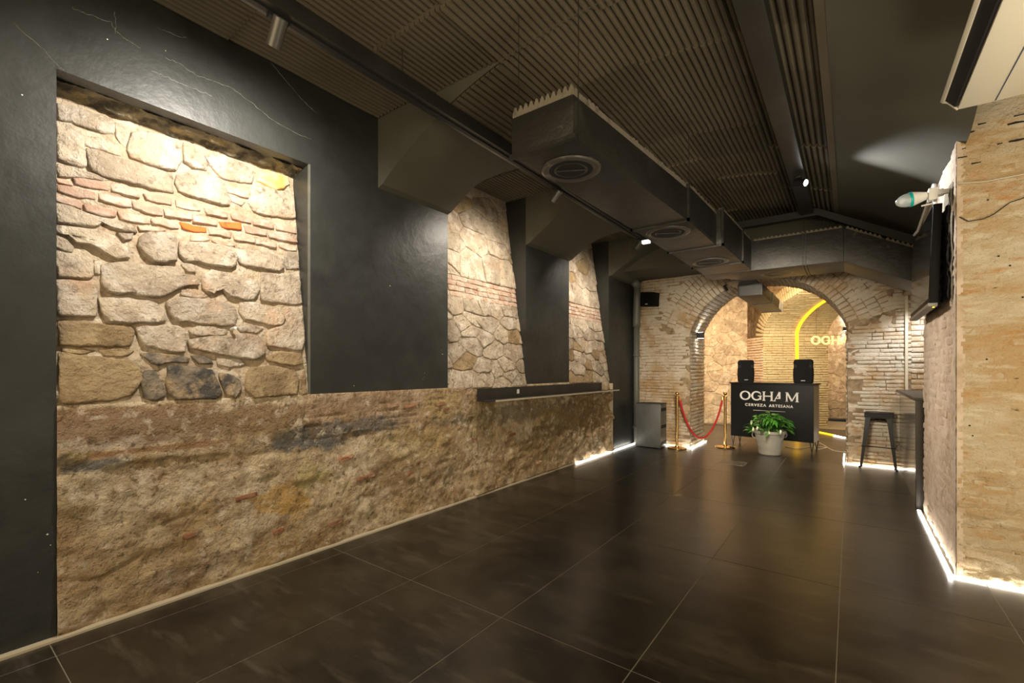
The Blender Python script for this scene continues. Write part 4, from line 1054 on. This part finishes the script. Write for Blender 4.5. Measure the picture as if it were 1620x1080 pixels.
# ------------------------------------------------------------------ wall shelf
sh = empty('wall_shelf', (XL, 3.63, 1.02), 0, label='long dark steel ledge fixed along the left stone wall under the niches', cat='shelf')
b = MB(); b.box(.045, .055, 0, 2.98, 0, .125); b.build('back_plate', M['steel_dark'], sh)
b = MB(); b.box(.045, .20, 0, 3.32, -.008, 0); b.build('shelf_plate', M['steel_dark'], sh)
b = MB(); b.box(.196, .202, .12, 3.32, -.014, .004); b.build('lit_front_edge', M['trim_lit_edge'], sh)  # cream strip paints the lit front edge of the steel ledge
b = MB(); b.box(.0555, .0570, .70, .745, .045, .095); b.build('label_tag', M['whiteprint'], sh)
# ------------------------------------------------------------------ bar stool
d = ray(1387, 740); t_ = -H/d.z
st = empty('bar_stool', (d.x*t_+.03, d.y*t_+.08, 0), -.10, label='black metal bar stool standing before the right foot of the brick arch', cat='stool')
hs = .765; wt, wb = .135, .195
b = MB(); b.box(-.155,.155,-.155,.155,hs-.018,hs); b.build('seat', M['stoolblack'], st, bevel=.012)
b = MB()
for s in (-1,1): b.box(-.15,.15,s*.145-.006,s*.145+.006,hs-.075,hs-.015); b.box(s*.145-.006,s*.145+.006,-.15,.15,hs-.075,hs-.015)
b.build('seat_skirt', M['stoolblack'], st)
for (sx, sy) in ((-1,-1),(1,-1),(1,1),(-1,1)):
    b = MB(); a_ = Vector((sx*wt, sy*wt, hs-.03)); c_ = Vector((sx*wb, sy*wb, .012))
    for (px, py, qx, qy) in ((-.026,-.004,.026,.004), (-.004,-.026,.004,.026)):
        k = -1 if sx > 0 else 1; l_ = -1 if sy > 0 else 1
        wt_ = 1.0; vs = []
        for (P, sc) in ((a_, 1.25), (c_, .55)):
            if abs(px) > abs(py): xs_ = (0, k*.045*sc); ys_ = (-.003, .003)
            else: xs_ = (-.003, .003); ys_ = (0, l_*.045*sc)
            for y in ys_:
                for x in xs_: vs.append(P + Vector((x, y, 0)))
        b.add(vs, [(0,1,3,2),(4,6,7,5),(0,4,5,1),(1,5,7,3),(3,7,6,2),(2,6,4,0)])
    b.build('leg', M['stoolblack'], st)
    b = MB(); b.box(c_.x-.014, c_.x+.014, c_.y-.014, c_.y+.014, 0, .022); b.build('foot', M['black'], st)
for (z, w__) in ((.30,.178),):
    for s in (-1,1):
        b = MB(); b.tube([(-w__, s*w__, z),(w__, s*w__, z)], .006, 6); b.build('foot_rail', M['stoolblack'], st)
        b = MB(); b.tube([(s*w__, -w__, z),(s*w__, w__, z)], .006, 6); b.build('foot_rail', M['stoolblack'], st)
b = MB(); b.tube([(-.14,-.14,.655),(.14,.14,.655)], .008, 6); b.tube([(.14,-.14,.655),(-.14,.14,.655)], .008, 6); b.build('cross_brace', M['stoolblack'], st)
# ------------------------------------------------------------------ service counter in the right recess
sc_ = empty('service_counter', (.50, 5.86, 0), 0, label='narrow service counter with dark top set in the right wall recess', cat='counter')
b = MB(); b.box(.0, .51, 0, 2.2, 1.045, 1.075); b.build('countertop', M['woodtop'], sc_, bevel=.003)
b = MB(); b.box(.035, .05, .10, 2.2, .0, 1.045); b.build('front_panel', M['glasspanel'], sc_)
b = MB(); b.box(.01, .075, .0, .055, 0, 1.045); b.build('corner_post', M['woodtop'], sc_, bevel=.003)
b = MB(); b.box(.03, .51, .055, .10, 0, 1.045); b.build('end_panel', M['steel_dark'], sc_)
# ------------------------------------------------------------------ television, lamp, conduits
tv = empty('television', (.45, 4.36, 1.82), 0, label='large flat television with glossy black screen hung high on the pier side', cat='television')
b = MB(); b.box(0, .05, 0, 1.24, 0, .70); b.build('frame', M['blackplastic'], tv, bevel=.006)
b = MB(); b.box(-.003, 0, .015, 1.225, .035, .685); b.build('screen', M['blackgloss'], tv)
b = MB(); b.box(-.006, .045, 0, 1.24, -.022, 0); b.build('bottom_bezel', M['metalgrey'], tv)
b = MB(); b.box(.05, .10, .40, .84, .2, .5); b.build('wall_bracket', M['steel_dark'], tv)
b = MB(); b.lathe([(0,0),(.006,0),(.006,-.005),(0,-.005)], 8, c=(.03,.06,-.022)); b.build('power_light', mat('amber_light', (1,.6,0), .4, emit=(1,.6,.02), strength=2), tv)
tv.rotation_euler.y = .03
def P3(u, v, X): y, z = on_x(u, v, X); return Vector((X, y, z))
lc = P3(1443, 315, .36)
ul = empty('party_lamp', lc, 0, label='white rotating disco bulb with teal ring on a bracket above the television', cat='lamp')
dir_ = Vector((-.80, -.10, -.10)).normalized(); RQ = dir_.to_track_quat('Z', 'Y').to_matrix().to_4x4()
b = MB(); b.lathe([(0,-.10),(.022,-.10),(.024,-.085),(.036,-.05),(.048,-.01),(.050,.0)], 20, M=RQ); b.build('housing', M['white'], ul, smooth=True)
b = MB(); b.lathe([(.0505,0),(.0520,.002),(.0520,.016),(.0505,.018)], 20, M=RQ); b.build('ring', M['teal'], ul, smooth=True)
b = MB(); b.lathe([(.049,.018),(.047,.04),(.036,.07),(.018,.09),(0,.096)], 20, M=RQ); b.build('dome', M['clear'], ul, smooth=True)
b = MB(); b.lathe([(0,-.17),(.026,-.17),(.026,-.10),(0,-.10)], 14, M=RQ); b.build('socket', M['white'], ul, auto=True)
b = MB(); b.box(.085,.135,-.03,.04,-.035,.05); b.build('junction_box', M['white'], ul, bevel=.006)
b = MB(); b.box(.13,.215,-.012,.012,.0,.03); b.build('wall_arm', M['white'], ul)
b = MB(); b.tube([(.11,.0,-.03),(.11,.0,-.055),(.05,0,-.06)], .006, 6); b.build('holder', M['white'], ul)
cd = empty('conduit', (XR-.03, 4.90, 2.50), 0, label='pale electrical conduits rising up the pier side above the television', cat='pipe')
b = MB(); o_ = Vector(cd.location)
b.tube([P3(1478,292,.535)-o_, P3(1480,330,.535)-o_, P3(1482,372,.535)-o_], .014, 8); b.tube([P3(1477,292,.535)-o_, P3(1466,325,.53)-o_, P3(1452,365,.52)-o_, P3(1446,372,.50)-o_], .011, 8); b.build('tube', M['zinc'] if False else M['white'], cd, smooth=True)
# wires on the front of the pier
def pier_wire(pts, label, mt, r):
    P = []
    for (u, v) in pts: P.append(xy_on(u, v, YP-.032))
    b = MB(); sm = []
    for i in range(len(P)-1):
        for k in range(5): sm.append(P[i].lerp(P[i+1], k/5))
    sm.append(P[-1]); b.tube(sm, r, 6); tag(b.build('wire', mt, smooth=True), label, 'wire')
pier_wire([(1514,290),(1530,289),(1560,287),(1590,281),(1622,275),(1660,268)], 'pale cable stretched straight across the pier front, upper of the two', M['cable_w'], .0045)
pier_wire([(1518,343),(1532,350),(1556,346),(1572,339),(1598,320),(1622,312),(1650,302)], 'thin dark wire sagging across the pier front, lower of the two', M['black'], .003)
b = MB()
for ln in ((1520,212,1531,210,1542,207), (1547,197,1560,194), (1594,197,1606,194,1625,191), (1604,184,1622,180), (1515,250,1530,247), (1596,224,1608,222,1625,218), (1578,228,1586,226), (1537,259,1552,256), (1522,236,1528,234)):
    P = [xy_on(ln[i], ln[i+1], YP-.022) for i in range(0, len(ln), 2)]; b.tube(P, [.0055]+[.008]*(len(P)-2)+[.003], 5)
for (u, v) in ((1561,568),(1534,673),(1539,689),(1563,316),(1580,405),(1618,470),(1598,420)):
    b.lathe([(0,0),(.0055,0),(0,.002)], 7, c=xy_on(u, v, YP-.024), M=Matrix.Rotation(PI/2, 4, 'X'))
o = b.build('crack', M['slot'], wall_ret); o['kind'] = 'stuff'
# nail with white cap in the niche
y, z = on_batter(366, 521); p = TB(y, z, .03)
b = MB(); b.tube([p-BN*.03, p+BN*.03], .010, 8); tag(b.build('wall_plug', M['white']), 'small white wall plug sticking out of the first stone niche', 'plug')
# ------------------------------------------------------------------ air conditioner
ac = empty('air_conditioner', (.43, 1.75, 2.65), 0, label='cream air conditioner unit with black outlet slot hung at the top right', cat='air conditioner')
b = MB(); prf = [(.0,.0),(.13,-.004),(.30,.0),(.46,.03),(.56,.09),(.60,.17),(.60,.24),(.05,.24),(.02,.10)]
b.prism(prf, 0, 1.42); b.build('body', M['ac'], ac, bevel=.012)
b = MB(); b.prism([(-.045,.055),(-.010,.012),(-.001,.012),(.02,.10),(-.03,.10)], .02, 1.40); b.build('outlet_slot', M['slot'], ac)
b = MB(); b.prism([(-.062,.062),(-.050,.050),(-.044,.055),(-.05,.075),(-.058,.078)], .0, 1.42); b.build('louvre', M['ac'], ac, bevel=.002)
b = MB(); 
for y in (0.0, 1.41): b.prism([(-.060,.060),(-.035,.045),(-.012,.015),(0,0),(.03,.02),(.03,.12),(-.03,.11)], y, y+.01)
b.build('end_cap', M['ac'], ac)
b = MB(); b.box(.130,.134,0,1.40,-.0065,-.003); b.build('seam', M['navy'], ac)
b = MB(); b.tube([(.2,.2,.24),(.2,.2,.75)], .006, 6); b.tube([(.2,1.2,.24),(.2,1.2,.75)], .006, 6); b.build('hanger_rod', M['steel_dark'], ac)
# ------------------------------------------------------------------ ducts
du = empty('air_duct', (-1.35, 2.15, 2.6), 0, label='large black air duct with round outlets hanging under the vault and turning right', cat='duct')
def dbox(b, poly0, poly1):  # four (x,z) at y0 and y1
    (y0, P), (y1, Q) = poly0, poly1; vs = [(x, y0, z) for x, z in P] + [(x, y1, z) for x, z in Q]
    b.add([Vector(v)-Vector(du.location) for v in vs], [(0,1,2,3),(7,6,5,4),(0,4,5,1),(1,5,6,2),(2,6,7,3),(3,7,4,0)])
def rect(x0, x1, z0, z1): return [(x0,z0),(x1,z0),(x1,z1),(x0,z1)]
Z0 = 2.6
b = MB(); dbox(b, (2.15, rect(-1.60,-1.19,Z0,Z0+.225)), (3.93, rect(-1.565,-1.095,Z0,Z0+.265))); b.build('duct_section', M['duct'], du, bevel=.006)
b = MB(); dbox(b, (3.93, rect(-1.565,-1.093,Z0,Z0+.30)), (4.92, rect(-1.56,-1.085,Z0,Z0+.32))); b.build('duct_section', M['duct'], du, bevel=.005)
b = MB(); dbox(b, (4.92, rect(-1.56,-1.03,Z0,Z0+.36)), (6.40, rect(-1.56,-1.00,Z0,Z0+.37))); b.build('duct_section', M['duct'], du, bevel=.005)
def dp(x, y, z): return Vector((x, y, z))-Vector(du.location)
b = MB(); P = [(-1.56,6.40),(-.06,6.40),(-.06,7.12),(-1.20,7.12),(-1.38,6.80),(-1.56,6.80)]
vs = [dp(x, y, Z0-(.02 if x > -.5 else 0)) for x, y in P] + [dp(x, y, Z0+.36) for x, y in P]; n = len(P)
b.add(vs, [tuple(range(n-1,-1,-1)), tuple(range(n, 2*n))] + [(i, (i+1) % n, n+(i+1) % n, n+i) for i in range(n)]); b.build('duct_section', M['duct'], du, bevel=.005)
b = MB(); vs = [dp(-.06,6.40,Z0-.02), dp(.62,6.40,2.235), dp(.62,7.12,2.235), dp(-.06,7.12,Z0-.02), dp(-.06,6.40,Z0+.36), dp(.62,6.40,2.59), dp(.62,7.12,2.59), dp(-.06,7.12,Z0+.36)]
b.add(vs, [(0,3,2,1),(4,5,6,7),(0,1,5,4),(1,2,6,5),(2,3,7,6),(3,0,4,7)]); b.build('duct_section', M['duct'], du, bevel=.005)
# flanges
for (y, x0, x1, zt) in ((3.93,-1.585,-1.075,.30),(4.92,-1.575,-1.015,.36),(5.86,-1.575,-.995,.37),(2.16,-1.615,-1.175,.02)):
    b = MB(); i_ = dp(0,y,0).y
    xa, xb = x0-du.location.x, x1-du.location.x
    for (p, q, r_, s_) in ((xa,xb,-.012,.012),(xa,xa+.02,-.012,zt),(xb-.02,xb,-.012,zt))[:1 if zt < .05 else 3]: b.box(p, q, i_-.014, i_+.014, r_, s_)
    b.build('flange', M['duct'], du)
b = MB(); 
for x in (-.46,-.43): b.box(x-du.location.x, x+.014-du.location.x, 6.39-2.15, 7.13-2.15, -.026, .37)
b.build('flange', M['duct'], du)
# flaps and inspection cover
b = MB(); b.add([dp(-1.128,3.98,Z0+.03), dp(-1.085,4.72,Z0+.03), dp(-1.085,4.72,Z0+.28), dp(-1.128,3.98,Z0+.26), dp(-1.09,3.98,Z0+.03), dp(-1.073,4.72,Z0+.03), dp(-1.073,4.72,Z0+.28), dp(-1.09,3.98,Z0+.26)],
    [(0,3,2,1),(4,5,6,7),(0,1,5,4),(1,2,6,5),(2,3,7,6),(3,0,4,7)]); b.build('access_cover', M['black'], du)
# round outlets
for (x, y, r) in ((-1.40,2.50,.165),(-1.335,4.18,.175),(-1.31,5.62,.180),(-.76,6.78,.175)):
    c = dp(x, y, Z0-.001); b = MB()
    b.lathe([(r+.02,0),(r+.018,-.010),(r,-.014),(r-.018,-.011),(r-.030,-.007)], 32, c=c); o = b.build('outlet_ring', M['rim'], du, smooth=True)
    b2 = MB(); b2.lathe([(0,-.0075),(r-.028,-.0075)], 32, c=c); b2.build('outlet_hole', M['slot'], o)
    b3 = MB(); b3.lathe([(r-.060,-.008),(r-.066,-.012),(r-.074,-.008)], 28, c=c); b3.box(c.x-r+.06, c.x+r-.06, c.y-.006, c.y+.006, c.z-.012, c.z-.008, M=Matrix.Translation(c) @ Matrix.Rotation(.5,4,'Z') @ Matrix.Translation(-c))
    b3.build('damper', M['steel_dark'], o)
# foam strips with teeth lying on the duct
def teeth(b, p0, p1, h, hb, pitch, th, off=Vector((0,0,0)), skip=0):
    d = Vector(p1)-Vector(p0); n = max(1, round(d.length/pitch)); e = d/n; nrm = Vector((-d.y, d.x, 0)).normalized()*th
    for i in range(n):
        a = Vector(p0)+e*i; c = a+e; mid = a+e*.5
        hh = h if (skip == 0 or random.random() > skip) else h*.15
        pts = [a, c, c+Z_*hb, mid+e*.12+Z_*(hb+hh), mid-e*.12+Z_*(hb+hh), a+Z_*hb]
        k = len(pts); vs = [q for q in pts]+[q+nrm for q in pts]
        b.add(vs, [tuple(range(k)), tuple(range(2*k-1, k-1, -1))]+[(i_, i_+k, (i_+1) % k+k, (i_+1) % k) for i_ in range(k)])
b = MB(); teeth(b, dp(-1.60,2.16,Z0+.225), dp(-1.19,2.16,Z0+.225), .034, .03, .0385, .05); b.build('foam_strip', M['foam'], du)
b = MB(); teeth(b, dp(-1.192,2.17,Z0+.226), dp(-1.10,3.93,Z0+.268), .012, .034, .045, .04, skip=.6)
teeth(b, dp(-1.095,3.94,Z0+.30), dp(-1.087,4.92,Z0+.32), .018, .018, .05, .04, skip=.4); teeth(b, dp(-1.03,4.94,Z0+.36), dp(-1.0,6.3,Z0+.37), .010, .015, .05, .04, skip=.6); b.build('foam_strip', M['foam'], du)
b = MB(); teeth(b, dp(-.98,6.42,Z0+.36), dp(-.07,6.42,Z0+.36), .022, .012, .045, .05); b.build('foam_strip', M['foam'], du)
b = MB(); teeth(b, dp(-.04,6.42,Z0+.345), dp(.28,6.42,2.773), .024, .018, .045, .05); b.build('foam_strip', M['foam'], du)
b = MB(); teeth(b, dp(.31,6.42,2.755), dp(.60,6.42,2.603), .024, .018, .045, .05); b.build('foam_strip', M['foam'], du)
for (x, y) in ((-1.585,2.2),(-1.185,2.2),(-1.10,4.0),(-1.56,4.0),(-1.05,5.0),(-1.0,5.9),(-.45,6.5),(-.20,6.5)):
    b = MB(); b.tube([dp(x, y, Z0+.0), dp(x, y, prof(x)+.01)], .0028, 5); b.build('hanger_wire', M['steel_dark'], du)
# branch duct through the arch
bd = empty('branch_duct', (-1.19, 7.2, 2.44), 0, label='narrow rectangular duct passing under the crown of the brick arch', cat='duct')
b = MB(); b.box(-.165,.165,.30,2.7,0,.165); b.build('duct_section', M['duct'], bd, bevel=.005)
b = MB(); b.box(-.14,.14,.295,.300,.02,.145); b.build('end_cap', M['steel_dark'], bd)
b = MB(); b.box(-.175,.175,1.35,1.39,-.008,.173); b.box(-.175,.175,2.66,2.70,-.008,.173); b.build('flange', M['duct'], bd)
b = MB(); b.box(-.25,.12,-.06,.45,.165,.185); b.box(-.15,.12,-.06,.30,.165,.155) if False else None; b.build('connector', M['duct'], bd, bevel=.004)
# ------------------------------------------------------------------ track spots
def spot(loc, aim, label, lit, can=.034, L_=.125, power=0, cone=70, colr=WARM, mt=None, blend=1, drop=.055):
    loc = Vector(loc); t = empty('spotlight', loc, 0, label=label, cat='spotlight', group='can spotlights under the ceiling')
    b = MB(); b.box(-.022,.022,-.05,.05,-.022,0); b.build('track_adapter', M['black'], t, bevel=.004)
    piv = Vector((0,0,-drop)); b = MB(); b.tube([(0,0,-.02), piv], .010, 8); b.build('arm', M['black'], t)
    d = (Vector(aim)-(loc+piv)).normalized(); RQ = d.to_track_quat('Z', 'Y').to_matrix().to_4x4()
    b = MB(); b.lathe([(0,-L_*.45),(can*.9,-L_*.45),(can,-L_*.42),(can,L_*.55),(can*.88,L_*.55),(can*.85,L_*.45)], 22, c=piv+d*.01, M=RQ); b.build('can', mt or M['spotgrey'], t, auto=True)
    b = MB(); b.lathe([(0,L_*.50),(can*.84,L_*.50)], 22, c=piv+d*.01, M=RQ); b.build('lens', M['lamp'] if lit else M['slot'], t)
    if power:
        p = loc+piv+d*(L_*.55+.03); light('SPOT', 'spot_beam', p, p+d, power, colr, spot=cone, blend=blend, radius=.03)
    return t
spot((-2.337, 1.15, 3.138), (-3.35, 1.20, 1.9), 'grey can spotlight on the left track aimed at the nearest stone niche', True, colr=(1.0,.93,.82), power=88, cone=155, L_=.14, can=.036, blend=.8)
spot((-2.337, 3.90, 3.138), (-3.35, 3.85, 2.0), 'grey can spotlight on the left track aimed at the middle stone niche', True, power=72, cone=125)
spot((-2.337, 6.10, 3.138), (-3.35, 6.30, 2.0), 'grey can spotlight on the left track aimed at the farthest stone niche', True, power=62, cone=125)
spot((-.395, 5.12, 3.185), (.52, 4.55, 2.72), 'black can spotlight on the right beam with its lens glaring', True, power=75, cone=60, colr=COOL, mt=M['black'], blend=1)
# safety tag light by the third spot
b = MB(); q = Vector((-2.20, 5.98, 3.06)); b.box(q.x-.05, q.x+.05, q.y-.03, q.y+.03, q.z-.02, q.z+.02)
tag(b.build('emergency_light', mat('pale_green_lamp', (.7,.75,.65), .4, emit=(.8,.9,.75), strength=1.0)), 'small pale emergency light beside the duct near the farthest track spotlight', 'lamp')
# up-down sconce on the arch jamb and one on the far stone wall
def sconce(loc, rz, label, power):
    t = empty('wall_sconce', loc, rz, label=label, cat='wall lamp', group='up and down wall lamps')
    b = MB(); b.box(-.04,.04,-.11,0,-.05,.05); b.build('box', M['black'], t, bevel=.004)
    for s in (-1,1):
        b = MB(); b.box(-.028,.028,-.098,-.012, s*.051-.001, s*.051+.001); b.build('lens', M['lamp'], t)
        off = Matrix.Rotation(rz, 3, 'Z') @ Vector((0,-.055,0)); p = Vector(loc)+off+Vector((0,0,s*.065))
        light('SPOT', 'sconce_beam', p, p+Vector((0,0,s)), power, COOL, spot=95, blend=.9, radius=.02)
    return t
sconce((AX0+.02, 8.45, 1.95), PI/2, 'small black up and down wall lamp inside the left jamb of the arch', 4)
q = W(9.0, 12.25, 0); dq = ray(1336, 520); R_ = (1336-810)/720
sconce(W(R_*12.26, 12.26, H+64/720*12.26), A, 'small black up and down wall lamp on the far stone wall beyond the arch', 6)
# small clip spot on the arch crown
q = xy_on(1148, 455, 8.02)
b = MB(); b.tube([(0,.12,.05),(0,0,.05),(0,0,.02)], .006, 6); b.tube([(-.02,0,.03),(.03,-.03,-.05)], .022, 12); o = b.build('clip_lamp', M['black']); o.location = q
tag(o, 'tiny black clip spotlight hanging on the face of the arch left of the narrow duct', 'spotlight')
# real lamps in the recess over the service counter
light('SPOT', 'recess_beam', (.80, 7.55, 2.30), (.80, 8.0, 1.2), 42, COOL, spot=110, blend=.8, radius=.03)
b = MB(); b.lathe([(0,0),(.035,0),(.035,.03),(0,.03)], 16, c=(.80,7.5,2.32)); tag(b.build('downlight', M['black']), 'small black downlight inside the right wall recess above the counter', 'lamp')
